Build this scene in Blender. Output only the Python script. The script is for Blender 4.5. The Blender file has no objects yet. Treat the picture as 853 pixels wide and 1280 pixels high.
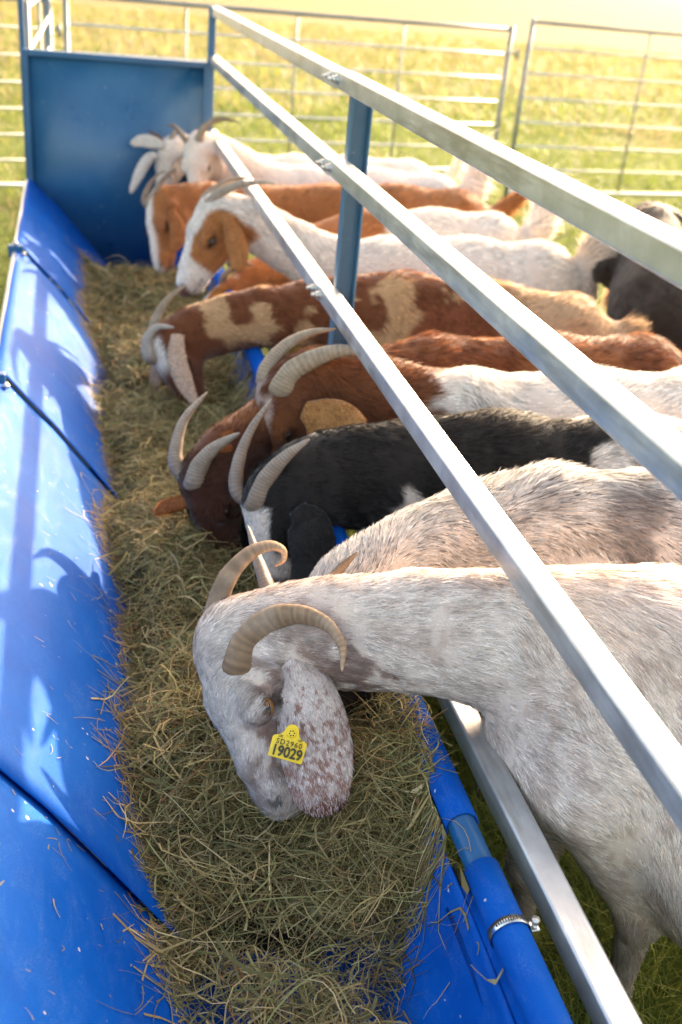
import bpy, math, random
import numpy as np
from mathutils import Vector, Matrix

random.seed(4)
RNG = np.random.default_rng(11)
S = bpy.context.scene
COL = S.collection
R = math.radians

# ------------------------------------------------------------------ camera
CAM = np.array([0.0, 0.0, 1.65])
CR = np.array([0.97092765, -0.22230707, 0.08876415])      # camera right, in world
CD = np.array([-0.02768148, -0.47260595, -0.88083901])    # camera down
CF = np.array([0.2377672, 0.85277382, -0.46501997])       # camera forward
F_PX = 1310.0
cd = bpy.data.cameras.new('camera')
cam = bpy.data.objects.new('camera', cd)
COL.objects.link(cam)
m = Matrix(((CR[0], -CD[0], -CF[0], CAM[0]), (CR[1], -CD[1], -CF[1], CAM[1]),
            (CR[2], -CD[2], -CF[2], CAM[2]), (0, 0, 0, 1)))
cam.matrix_world = m
cd.sensor_fit = 'VERTICAL'
cd.sensor_height = 36.0
cd.lens = 36.0 * F_PX / 1280.0
cd.clip_start = 0.05
cd.clip_end = 2000
cd.dof.use_dof = True
cd.dof.focus_distance = 1.80
cd.dof.aperture_fstop = 3.2
S.camera = cam

# ------------------------------------------------------------------ light
SUN_AZ, SUN_EL = 40.0, 15.2        # azimuth from +Y towards +X
w = bpy.data.worlds.new('World')
S.world = w
w.use_nodes = True
nt = w.node_tree
bgn = nt.nodes['Background']
sky = nt.nodes.new('ShaderNodeTexSky')
sky.sky_type = 'NISHITA'
sky.sun_disc = False
sky.sun_elevation = R(SUN_EL)
sky.sun_rotation = R(SUN_AZ)
sky.air_density = 1.0
sky.dust_density = 5.0
sky.ozone_density = .4
warm = nt.nodes.new('ShaderNodeMix'); warm.data_type = 'RGBA'; warm.blend_type = 'MULTIPLY'; warm.inputs[0].default_value = 1.0
warm.inputs[7].default_value = (1.16, 1.0, .86, 1)     # the photograph's warm white balance
nt.links.new(sky.outputs[0], warm.inputs[6]); nt.links.new(warm.outputs[2], bgn.inputs[0])
bgn.inputs[1].default_value = 0.15
sl = bpy.data.lights.new('sun', 'SUN')
sl.energy = 2.5
sl.angle = R(0.8)
sl.color = (1.0, 0.86, 0.66)
sun = bpy.data.objects.new('sun', sl)
COL.objects.link(sun)
sd = Vector((math.sin(R(SUN_AZ)) * math.cos(R(SUN_EL)), math.cos(R(SUN_AZ)) * math.cos(R(SUN_EL)), math.sin(R(SUN_EL))))
sun.rotation_euler = sd.to_track_quat('Z', 'Y').to_euler()
sun.location = (6, 6, 8)
vs = S.view_settings
vs.view_transform = 'Standard'
vs.look = 'None'
vs.exposure = 2.6
vs.gamma = 1.0
vs.use_curve_mapping = False
S.cycles.max_bounces = 6
S.cycles.transparent_max_bounces = 4
S.cycles.use_denoising = True

GZ = -0.10                         # ground level

# ------------------------------------------------------------------ helpers
def ray(px, py):
    return (px - 426.5) * CR + (py - 640.0) * CD + F_PX * CF
def at(px, py, x=None, y=None, z=None, d=None):
    """the point seen at photo pixel px, py that lies on the plane x=, y=, z= or at depth d"""
    r = ray(px, py)
    if x is not None: t = (x - CAM[0]) / r[0]
    elif y is not None: t = (y - CAM[1]) / r[1]
    elif z is not None: t = (z - CAM[2]) / r[2]
    else: t = d / F_PX
    return CAM + r * t
def depth(p):
    return float((np.asarray(p) - CAM) @ CF)
def nrm(v):
    v = np.asarray(v, float)
    return v / max(1e-9, np.linalg.norm(v))

def link(o, parent=None):
    COL.objects.link(o)
    if parent is not None:
        o.parent = parent
        o.matrix_parent_inverse = parent.matrix_basis.inverted()
    return o
def mesh_np(name, V, faces=None, quads=None, tris=None, mat=None, parent=None, smooth=True, attrs=None, link_it=True):
    me = bpy.data.meshes.new(name)
    V = np.asarray(V, np.float32)
    me.vertices.add(len(V))
    me.vertices.foreach_set('co', V.ravel())
    if faces is not None:
        loops = [i for f in faces for i in f]
        sizes = [len(f) for f in faces]
    else:
        parts, sizes = [], []
        if quads is not None and len(quads):
            parts.append(np.asarray(quads, np.int32).ravel()); sizes.append(np.full(len(quads), 4, np.int32))
        if tris is not None and len(tris):
            parts.append(np.asarray(tris, np.int32).ravel()); sizes.append(np.full(len(tris), 3, np.int32))
        loops = np.concatenate(parts); sizes = np.concatenate(sizes)
    loops = np.asarray(loops, np.int32); sizes = np.asarray(sizes, np.int32)
    me.loops.add(len(loops))
    me.loops.foreach_set('vertex_index', loops)
    me.polygons.add(len(sizes))
    st = np.zeros(len(sizes), np.int32); st[1:] = np.cumsum(sizes)[:-1]
    me.polygons.foreach_set('loop_start', st)
    me.polygons.foreach_set('loop_total', sizes)
    me.update(calc_edges=True)
    me.validate()
    if smooth: me.polygons.foreach_set('use_smooth', np.ones(len(me.polygons), bool))
    for k, (ty, arr) in (attrs or {}).items():
        a = me.attributes.new(k, ty, 'POINT')
        if ty == 'FLOAT_COLOR':
            c4 = np.ones((len(V), 4), np.float32); c4[:, :3] = arr
            a.data.foreach_set('color', c4.ravel())
        elif ty == 'FLOAT_VECTOR': a.data.foreach_set('vector', np.asarray(arr, np.float32).ravel())
        else: a.data.foreach_set('value', np.asarray(arr, np.float32).ravel())
    if mat: me.materials.append(mat)
    o = bpy.data.objects.new(name, me)
    if link_it: link(o, parent)
    return o
def tag(o, label=None, cat=None, group=None, kind=None):
    if label: o['label'] = label
    if cat: o['category'] = cat
    if group: o['group'] = group
    if kind: o['kind'] = kind
    return o
def empty(name, loc):
    o = bpy.data.objects.new(name, None)
    o.location = [float(v) for v in loc]
    o.empty_display_size = 0.1
    COL.objects.link(o)
    return o

class MB:
    """collects plain shapes into one mesh"""
    def __init__(s): s.v, s.f, s.n = [], [], 0
    def add(s, V, Fc):
        s.v.append(np.asarray(V, float)); s.f += [[i + s.n for i in f] for f in Fc]; s.n += len(V)
    def box(s, lo, hi):
        x0, y0, z0 = lo; x1, y1, z1 = hi
        s.add([(x0,y0,z0),(x1,y0,z0),(x1,y1,z0),(x0,y1,z0),(x0,y0,z1),(x1,y0,z1),(x1,y1,z1),(x0,y1,z1)],
              [(0,3,2,1),(4,5,6,7),(0,1,5,4),(1,2,6,5),(2,3,7,6),(3,0,4,7)])
    def tube(s, pts, rad, n=12, caps=True, flat=1.0, up=None, ridge=None):
        pts = [np.asarray(p, float) for p in pts]
        m_ = len(pts)
        rad = [rad] * m_ if np.isscalar(rad) else rad
        T = []
        for i in range(m_):
            T.append(nrm(pts[min(i+1, m_-1)] - pts[max(i-1, 0)]))
        u = nrm(np.cross(T[0], up if up is not None else ((0,0,1) if abs(T[0][2]) < .9 else (1,0,0))))
        V = []
        for i in range(m_):
            u = nrm(u - T[i] * (u @ T[i])); v_ = np.cross(T[i], u)
            for k in range(n):
                a = 2 * math.pi * k / n
                V.append(pts[i] + rad[i] * (math.cos(a) * u * flat + math.sin(a) * v_))
        Fc = []
        for i in range(m_-1):
            for k in range(n):
                k2 = (k+1) % n
                Fc.append((i*n+k, i*n+k2, (i+1)*n+k2, (i+1)*n+k))
        if caps:
            Fc.append(tuple(reversed(range(n)))); Fc.append(tuple((m_-1)*n + k for k in range(n)))
        s.add(V, Fc)
    def prism_y(s, prof, y0, y1):
        n = len(prof)
        V = [(p[0], y0, p[1]) for p in prof] + [(p[0], y1, p[1]) for p in prof]
        Fc = [(i, (i+1) % n, n + (i+1) % n, n + i) for i in range(n)]
        Fc += [tuple(reversed(range(n))), tuple(range(n, 2*n))]
        s.add(V, Fc)
    def build(s, name, mat, parent=None, smooth=False, bevel=0, seg=2):
        o = mesh_np(name, np.vstack(s.v), faces=s.f, mat=mat, parent=parent, smooth=smooth or bevel > 0)
        if bevel:
            b = o.modifiers.new('bevel', 'BEVEL'); b.width = bevel; b.segments = seg; b.limit_method = 'ANGLE'; b.angle_limit = R(40)
            wn = o.modifiers.new('wn', 'WEIGHTED_NORMAL'); wn.keep_sharp = False
        return o

# ---- smooth value noise in numpy
_T = RNG.random((64, 64, 64)).astype(np.float32)
def noise3(p, f=1.0, off=0.0):
    q = np.asarray(p, np.float32) * f + off + 500.0
    i = np.floor(q).astype(int); t = q - i; t = t * t * (3 - 2 * t)
    r = 0
    for dx in (0, 1):
        for dy in (0, 1):
            for dz in (0, 1):
                wgt = (t[:,0] if dx else 1-t[:,0]) * (t[:,1] if dy else 1-t[:,1]) * (t[:,2] if dz else 1-t[:,2])
                r = r + wgt * _T[(i[:,0]+dx) & 63, (i[:,1]+dy) & 63, (i[:,2]+dz) & 63]
    return r
def fbm(p, f=1.0, off=0.0, o=3):
    r, a, tot = 0, 1.0, 0
    for k in range(o):
        r = r + a * noise3(p, f * 2**k, off + 7.3 * k); tot += a; a *= .5
    return r / tot
def sst(a, b, x):
    t = np.clip((x - a) / (b - a), 0, 1)
    return t * t * (3 - 2 * t)

# ------------------------------------------------------------------ materials
class NT:
    def __init__(s, name):
        s.m = bpy.data.materials.new(name); s.m.use_nodes = True
        s.t = s.m.node_tree; s.b = s.t.nodes['Principled BSDF']; s.out = s.t.nodes['Material Output']
    def n(s, ty, **kw):
        x = s.t.nodes.new(ty)
        for k, v in kw.items(): setattr(x, k, v)
        return x
    def l(s, a, b): s.t.links.new(a, b)
    def coord(s, scale=1.0, vec=None):
        g = s.n('ShaderNodeNewGeometry'); mp = s.n('ShaderNodeMapping')
        s.l(g.outputs['Position'], mp.inputs[0]); mp.inputs['Scale'].default_value = vec or (scale,)*3
        return mp.outputs[0]
    def noise(s, scale, detail=4, rough=.55, vec=None, dist=0):
        x = s.n('ShaderNodeTexNoise'); x.inputs['Scale'].default_value = scale
        x.inputs['Detail'].default_value = detail; x.inputs['Roughness'].default_value = rough
        x.inputs['Distortion'].default_value = dist
        s.l(vec if vec is not None else s.coord(), x.inputs['Vector'])
        return x.outputs['Fac']
    def ramp(s, fac, stops, interp='LINEAR'):
        x = s.n('ShaderNodeValToRGB'); x.color_ramp.interpolation = interp
        el = x.color_ramp.elements
        while len(el) < len(stops): el.new(0.5)
        for e, (p, c) in zip(el, stops):
            e.position = p; e.color = (*c, 1) if not np.isscalar(c) else (c, c, c, 1)
        s.l(fac, x.inputs[0]); return x.outputs[0]
    def mix(s, fac, a, b, mode='MIX'):
        x = s.n('ShaderNodeMix', data_type='RGBA', blend_type=mode)
        if np.isscalar(fac): x.inputs[0].default_value = fac
        else: s.l(fac, x.inputs[0])
        for i, c in ((6, a), (7, b)):
            if isinstance(c, tuple): x.inputs[i].default_value = (*c, 1)
            else: s.l(c, x.inputs[i])
        return x.outputs[2]
    def bump(s, h, strength=.3, dist=.01):
        x = s.n('ShaderNodeBump'); x.inputs['Strength'].default_value = strength; x.inputs['Distance'].default_value = dist
        s.l(h, x.inputs['Height']); s.l(x.outputs[0], s.b.inputs['Normal']); return x
    def set(s, **kw):
        for k, v in kw.items():
            k = k.replace('_', ' ')
            if isinstance(v, (int, float)): s.b.inputs[k].default_value = v
            elif isinstance(v, tuple): s.b.inputs[k].default_value = (*v, 1)
            else: s.l(v, s.b.inputs[k])

def mat_galv(name='galvanised_steel'):
    t = NT(name)
    v = t.n('ShaderNodeTexVoronoi'); v.inputs['Scale'].default_value = 130; t.l(t.coord(), v.inputs['Vector'])
    n1 = t.noise(9, 5, .6)
    streak = t.noise(30, 4, .6, vec=t.coord(vec=(1, .12, 1)))
    c = t.mix(t.ramp(n1, [(.3, 0.0), (.7, 1.0)]), (.42, .44, .46), (.72, .73, .73))
    c = t.mix(t.ramp(v.outputs['Color'], [(0, 0.0), (1, .35)]), c, (.50, .54, .58))
    c = t.mix(t.ramp(streak, [(.52, 0.0), (.70, .75)]), c, (.30, .29, .25))
    t.set(Base_Color=c, Metallic=.75, Roughness=t.ramp(n1, [(.3, .30), (.7, .46)]))
    t.bump(t.noise(60, 3), .12, .002)
    return t.m
def mat_plastic():
    t = NT('blue_plastic_sheet')
    n1 = t.noise(5, 5, .62)
    scuff = t.noise(24, 6, .72, vec=t.coord(vec=(1, .5, 1)), dist=.6)
    dust = t.noise(380, 2, .5)
    dm = t.mix(1.0, t.ramp(scuff, [(.48, 0.0), (.72, 1.0)]), t.ramp(dust, [(.45, .15), (.62, 1.0)]), 'MULTIPLY')
    c = t.mix(t.ramp(n1, [(.3, 0.0), (.75, 1.0)]), (.0008, .068, .36), (.0015, .10, .46))
    c = t.mix(t.mix(1.0, dm, (.14, .14, .14), 'MULTIPLY'), c, (.34, .46, .62))
    sp = t.noise(60, 1, .3)
    c = t.mix(t.ramp(sp, [(.79, 0.0), (.81, .7)]), c, (.65, .64, .58))
    t.set(Base_Color=c, Roughness=t.ramp(scuff, [(.35, .55), (.7, .75)]), IOR=1.4)
    t.b.inputs['Specular IOR Level'].default_value = .12
    t.b.inputs['Coat Roughness'].default_value = .35
    n = t.bump(t.noise(300, 2, .6), .25, .0015)
    return t.m
def mat_paint(name, a, b, rough=.35, metal=0.0):
    t = NT(name)
    n1 = t.noise(4, 5, .6); n2 = t.noise(70, 3, .6)
    c = t.mix(t.ramp(n1, [(.3, 0.0), (.7, 1.0)]), a, b)
    c = t.mix(t.ramp(n2, [(.68, 0.0), (.74, .6)]), c, (.35, .36, .36))
    t.set(Base_Color=c, Roughness=t.ramp(n1, [(.3, rough), (.7, rough + .15)]), Metallic=metal)
    t.bump(n2, .1, .002)
    return t.m
def mat_attr(name, rough=.6, transl=.0, spec=.3, use_fn=False, sheen=0.0, fur_bump=False):
    t = NT(name)
    a = t.n('ShaderNodeAttribute', attribute_name='Col')
    c = a.outputs['Color']
    t.set(Base_Color=c, Roughness=rough)
    t.b.inputs['Specular IOR Level'].default_value = spec
    if sheen: t.b.inputs['Sheen Weight'].default_value = sheen
    nsock = None
    if use_fn:
        f = t.n('ShaderNodeAttribute', attribute_name='fn')
        g = t.n('ShaderNodeNewGeometry')
        mx = t.n('ShaderNodeMix', data_type='VECTOR'); mx.inputs[0].default_value = .42
        t.l(f.outputs['Vector'], mx.inputs[4]); t.l(g.outputs['Normal'], mx.inputs[5])
        nn = t.n('ShaderNodeVectorMath', operation='NORMALIZE'); t.l(mx.outputs[1], nn.inputs[0])
        t.l(nn.outputs[0], t.b.inputs['Normal'])
    if fur_bump:
        t.bump(t.noise(260, 3, .6), .5, .004)
    if transl:
        tr = t.n('ShaderNodeBsdfTranslucent'); t.l(c, tr.inputs['Color'])
        ms = t.n('ShaderNodeMixShader'); ms.inputs[0].default_value = transl
        t.l(t.b.outputs[0], ms.inputs[1]); t.l(tr.outputs[0], ms.inputs[2]); t.l(ms.outputs[0], t.out.inputs['Surface'])
    return t.m
def mat_horn():
    t = NT('goat_horn')
    a = t.n('ShaderNodeAttribute', attribute_name='Col')
    n1 = t.noise(60, 4, .6)
    n2 = t.noise(14, 4, .6)
    c = t.mix(t.ramp(n1, [(.35, 0.0), (.7, .45)]), a.outputs['Color'], (.10, .07, .045))
    c = t.mix(t.ramp(n2, [(.5, 0.0), (.75, .35)]), c, (.46, .40, .32))
    t.set(Base_Color=c, Roughness=.55)
    t.b.inputs['Specular IOR Level'].default_value = .35
    t.bump(t.noise(160, 3), .35, .002)
    return t.m
def mat_ground():
    t = NT('meadow_soil_and_turf')
    big = t.noise(.35, 5, .6)
    fine = t.noise(9, 6, .7)
    sp = t.n('ShaderNodeSeparateXYZ'); g = t.n('ShaderNodeNewGeometry'); t.l(g.outputs['Position'], sp.inputs[0])
    dist = t.n('ShaderNodeMath', operation='MULTIPLY_ADD'); t.l(sp.outputs[1], dist.inputs[0]); dist.inputs[1].default_value = 1/22; dist.inputs[2].default_value = -.85
    ad = t.n('ShaderNodeMath', operation='MULTIPLY_ADD'); t.l(big, ad.inputs[0]); ad.inputs[1].default_value = 1.1
    t.l(dist.outputs[0], ad.inputs[2])
    green = t.mix(t.ramp(fine, [(.35, 0.0), (.7, 1.0)]), (.085, .115, .022), (.18, .20, .045))
    dry = t.mix(t.ramp(fine, [(.35, 0.0), (.7, 1.0)]), (.17, .14, .06), (.26, .22, .10))
    c = t.mix(t.ramp(ad.outputs[0], [(.45, 0.0), (.8, 1.0)]), green, dry)
    t.set(Base_Color=c, Roughness=.95)
    t.b.inputs['Specular IOR Level'].default_value = .1
    t.bump(fine, .9, .08)
    return t.m

M = dict(
    galv=mat_galv(), plastic=mat_plastic(),
    blue_paint=mat_paint('blue_painted_steel', (.018, .085, .19), (.03, .12, .25), .38),
    panel=mat_paint('dull_blue_panel_paint', (.012, .085, .20), (.035, .125, .24), .26),
    post_paint=mat_paint('faded_blue_post_paint', (.035, .115, .20), (.055, .15, .24), .42),
    blue_dark=mat_paint('dark_blue_painted_steel', (.006, .075, .20), (.01, .10, .25), .28),
    hurdle=mat_paint('weathered_galvanised_hurdle', (.16, .19, .20), (.26, .28, .28), .42, .5),
    fur=mat_attr('goat_fur', .62, .42, .22, use_fn=True),
    hide=mat_attr('goat_hide', .8, 0, .12, sheen=.25, fur_bump=True),
    horn=mat_horn(),
    grass=mat_attr('grass_blades', .55, .5, .3),
    hay=mat_attr('hay_strands', .6, .18, .25),
    ground=mat_ground(),
)
t = NT('clamp_stainless'); t.set(Base_Color=(.62, .62, .60), Metallic=1.0, Roughness=.22); M['steel'] = t.m
t = NT('zinc_bolt'); t.set(Base_Color=(.62, .60, .55), Metallic=.9, Roughness=t.ramp(t.noise(120, 3), [(.3, .25), (.7, .5)])); M['bolt'] = t.m
t = NT('yellow_tag_plastic'); t.set(Base_Color=t.mix(t.ramp(t.noise(90, 3), [(.4, 0.0), (.7, .35)]), (.82, .56, .012), (.70, .42, .01)), Roughness=.38); M['tag'] = t.m
t = NT('tag_ink'); t.set(Base_Color=(.035, .03, .01), Roughness=.6); M['ink'] = t.m
t = NT('goat_eye'); t.set(Base_Color=t.mix(t.ramp(t.noise(500, 3), [(.35, 0.0), (.7, 1.0)]), (.30, .13, .02), (.16, .06, .01)), Roughness=.08); t.b.inputs['Coat Weight'].default_value = 1; M['eye'] = t.m
t = NT('dark_goat_eye'); t.set(Base_Color=(.03, .015, .008), Roughness=.1); M['eye_dark'] = t.m
t = NT('goat_pupil'); t.set(Base_Color=(.004, .004, .005), Roughness=.08); M['pupil'] = t.m
t = NT('hoof_horn'); t.set(Base_Color=t.mix(t.noise(40, 3), (.03, .024, .018), (.09, .07, .05)), Roughness=.55); M['hoof'] = t.m
t = NT('hay_litter'); t.set(Base_Color=t.ramp(t.noise(120, 6, .7), [(.3, (.03, .025, .011)), (.55, (.075, .06, .026)), (.75, (.15, .12, .055))]), Roughness=.95); t.bump(t.noise(90, 5, .7), 1.0, .02); M['litter'] = t.m

# ------------------------------------------------------------------ ground
def ground():
    n = 60
    xs = np.sign(np.linspace(-1, 1, 2*n+1)) * (np.abs(np.linspace(-1, 1, 2*n+1)) ** 2.6) * 600
    X, Y = np.meshgrid(xs, xs, indexing='ij')
    P = np.stack([X.ravel(), Y.ravel(), np.zeros(X.size)], 1)
    Z = (fbm(P, .5) - .5) * .05 * sst(2.0, 6.0, np.hypot(P[:,0], P[:,1] - 3))
    P[:,2] = GZ + Z
    k = 2*n+1
    i, j = np.meshgrid(np.arange(k-1), np.arange(k-1), indexing='ij')
    a = (i*k + j).ravel()
    o = mesh_np('ground', P, quads=np.stack([a, a+k, a+k+1, a+1], 1), mat=M['ground'])
    tag(o, kind='structure')
ground()

def ribbons(root, dirv, side, length, width, bend, nseg, col, taper=.15, curl=None, extra=None):
    """many flat strands at once -> verts, quads, colours.  bend: vector the strand leans into."""
    N = len(root)
    V = []
    for k in range(nseg + 1):
        u = k / nseg
        c = root + dirv * (length * u)[:, None] + bend * (length * u * u)[:, None]
        if curl is not None: c = c + curl * (np.sin(u * math.pi) * length)[:, None]
        wd = width * (1 - (1 - taper) * u ** 1.5)
        V.append(c - side * (wd / 2)[:, None]); V.append(c + side * (wd / 2)[:, None])
    V = np.stack(V, 1)                          # N, 2(nseg+1), 3
    b = (np.arange(N) * 2 * (nseg + 1))[:, None]
    Q = np.concatenate([b + np.array([[2*k, 2*k+1, 2*k+3, 2*k+2]]) for k in range(nseg)], 0)
    C = np.repeat(col[:, None, :], 2 * (nseg + 1), 1)
    return V.reshape(-1, 3), Q, C.reshape(-1, 3)

def grass_field():
    Vs, Qs, Cs, n0 = [], [], [], 0
    def batch(N, xr, yr, hmin, hmax, wmin, wmax, skip=None, dryness=0.0):
        nonlocal n0
        p = np.stack([RNG.uniform(*xr, N), RNG.uniform(*yr, N), np.full(N, GZ)], 1)
        if skip is not None: p = p[~skip(p)]
        p = p[fbm(p, 3.0, 2.0) > .36]
        N = len(p)
        a = RNG.uniform(0, 2*math.pi, N); ln = RNG.uniform(.1, .5, N)
        d = np.stack([np.cos(a)*ln, np.sin(a)*ln, np.ones(N)], 1); d /= np.linalg.norm(d, axis=1)[:, None]
        sa = a + math.pi/2 + RNG.normal(0, .4, N); s = np.stack([np.cos(sa), np.sin(sa), np.zeros(N)], 1)
        L = RNG.uniform(hmin, hmax, N) * (.6 + .8 * noise3(p, 1.3))
        bend = np.stack([np.cos(a)*.5, np.sin(a)*.5, -np.full(N, .25)], 1)
        dr = np.clip(dryness + sst(.55, .75, fbm(p, .7, 9)) * .5 + sst(10, 19, p[:,1] + 9*(fbm(p, .25, 3)-.5)) * .55, 0, 1)
        g = np.array([.115, .18, .035]); y = np.array([.27, .30, .065]); b = np.array([.40, .33, .16])
        k = RNG.random(N)[:, None]
        c = g * (1-k) + y * k
        dmask = (RNG.random(N) < dr * .9)[:, None]
        c = np.where(dmask, b * (.6 + .6 * k), c)
        V, Q, C = ribbons(p, d, s, L, RNG.uniform(wmin, wmax, N), bend, 2, c)
        Vs.append(V); Qs.append(Q + n0); Cs.append(C); n0 += len(V)
    under = lambda p: (p[:,0] > -.2) & (p[:,0] < .58) & (p[:,1] < 5.5)
    batch(26000, (.45, 2.3), (.2, 2.4), .06, .17, .002, .0045, under)
    batch(16000, (-1.6, 2.8), (2.4, 6.0), .05, .12, .003, .007, under)
    batch(9000, (-1.6, -.2), (.6, 2.4), .05, .12, .003, .006, under)
    batch(60000, (-5, 9), (5.5, 14), .05, .13, .006, .014)
    batch(60000, (-10, 18), (13, 32), .08, .22, .012, .035)
    o = mesh_np('grass', np.vstack(Vs), quads=np.vstack(Qs), mat=M['grass'], smooth=False, attrs={'Col': ('FLOAT_COLOR', np.vstack(Cs))})
    tag(o, 'sunlit green and straw coloured meadow grass', 'grass', kind='stuff')
grass_field()

# ------------------------------------------------------------------ hurdles behind the pen
def hurdle(A, B, zb, zt, nr, posts, label, post_off=True):
    A, B = np.array(A, float), np.array(B, float)
    e = empty('pen_hurdle', (A[0], A[1], GZ))
    tag(e, label, 'fence panel', 'metal hurdles around the pen')
    P = lambda u, z: np.array([*(A + (B - A) * u), z])
    zs = [zb + (zt - zb) * (1 - (1 - k / (nr - 1)) ** 1.0) for k in range(nr)]
    for i, z in enumerate(zs):
        mb = MB(); r = .016 if i in (0, nr-1) else .0085
        mb.tube([P(.0, z), P(.25, z - .004), P(.5, z - .006), P(.75, z - .004), P(1, z)], r, 10)
        mb.build('rail', M['galv'] if i != nr-1 else M['hurdle'], e, smooth=True)
    for k, u in enumerate(posts):
        end = u in (0, 1)
        mb = MB(); mb.tube([P(u, GZ if end else zb), P(u, zt + (.03 if end else 0))], .019 if end else .009, 10)
        mb.build('upright', M['hurdle'], e, smooth=True)
    for z in (zt - .17, zb + .3):
        mb = MB(); q = P(1, z) ; dd = nrm(np.append(B - A, 0))
        mb.tube([q, q + dd * .09], .010, 8); mb.tube([q + dd * .085 + (0,0,.03), q + dd * .085 - (0,0,.05)], .013, 8)
        mb.build('hinge_link', M['hurdle'], e, smooth=True)
    return e
fy = lambda x: 8.17 + .153 * x
hurdle((-.03, fy(-.03)), (3.44, fy(3.44)), 0.0, 1.27, 8, (0, .24, .48, .73, 1), 'galvanised hurdle standing across the field behind the white goats, left of the joint')
hurdle((3.62, fy(3.62)), (7.1, fy(7.1)), 0.0, 1.34, 8, (0, .33, .66, 1), 'galvanised hurdle at the back right, right of the joint above the dark goat')
hurdle((-3.5, fy(-3.5)), (-.16, fy(-.16)), 0.0, 1.22, 8, (0, .25, .5, .75, 1), 'galvanised hurdle at the far left ending above the blue end panel')
hurdle((-.20, 5.55), (-.14, 8.05), 0.0, 1.32, 8, (0, .5, 1), 'galvanised hurdle running from the blue end panel back to the rear fence')

# ------------------------------------------------------------------ feeder
feeder = empty('hay_feeder', (.2, 3.0, GZ))
tag(feeder, 'long hay feeder with blue plastic trough, blue end panel and galvanised head rails', 'livestock feeder')
X0 = .650
PY = 2.79
YN = -.9
RAILS = [1.402, 1.187, .847, .451]
for i, zt in enumerate(RAILS):
    h, wd = (.043, .045) if i < 3 else (.047, .047)
    for y0, y1, off in ((YN, PY, 0.0), (PY + .004, 5.50, -.003)):
        mb = MB()
        mb.prism_y([(X0 + off, zt - h + off), (X0 + off + wd, zt - h + off), (X0 + off + wd, zt + off), (X0 + off, zt + off)], y0, y1)
        mb.build('head_rail', M['galv'], feeder, bevel=.0055, seg=3)
def channel(x, y, z0, z1, mat, wd=.062, dp=.03, t_=.006):
    mb = MB()
    mb.box((x, y, z0), (x + wd, y + t_, z1))                   # web
    mb.box((x, y - dp, z0), (x + t_, y - .0002, z1))
    mb.box((x + wd - t_, y - dp, z0), (x + wd, y - .0002, z1))
    return mb.build('post', mat, feeder, bevel=.002)
channel(X0 + .048, PY + .03, GZ, 1.355, M['post_paint'], wd=.058)
channel(X0 + .048, PY - 2.67, GZ, 1.392, M['blue_paint'])
for py in (PY, PY - 2.67):
    for zt in RAILS:
        for dy in (-.022, .045):
            mb = MB(); c = np.array([X0, py + dy, zt - .021])
            mb.tube([c + (-.004, 0, 0), c + (.0005, 0, 0)], .0125, 16)
            mb.tube([c + (-.014, 0, 0), c + (-.004, 0, 0)], .0095, 6)
            mb.tube([c + (-.026, 0, 0), c + (-.014, 0, 0)], .0048, 10)
            mb.build('bolt', M['bolt'], feeder)
# end panel at the far end
ep = MB(); ep.box((-.205, 5.463, .08), (.62, 5.468, 1.135)); ep.build('end_panel', M['panel'], feeder)
fr = MB()
fr.box((-.222, 5.445, GZ), (-.196, 5.485, 1.155)); fr.box((.618, 5.445, .05), (.636, 5.485, 1.155))
fr.box((-.196, 5.445, 1.128), (.618, 5.485, 1.155)); fr.box((-.196, 5.448, .05), (.618, 5.482, .075))
fr.build('panel_frame', M['blue_paint'], feeder, bevel=.003)
pb = MB(); pb.box((.636, 5.448, GZ), (.668, 5.49, 1.40)); pb.build('post', M['blue_paint'], feeder, bevel=.003)
pb = MB(); pb.box((-.232, 5.487, GZ), (-.206, 5.52, 1.42)); pb.build('post', M['blue_paint'], feeder, bevel=.003)

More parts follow.
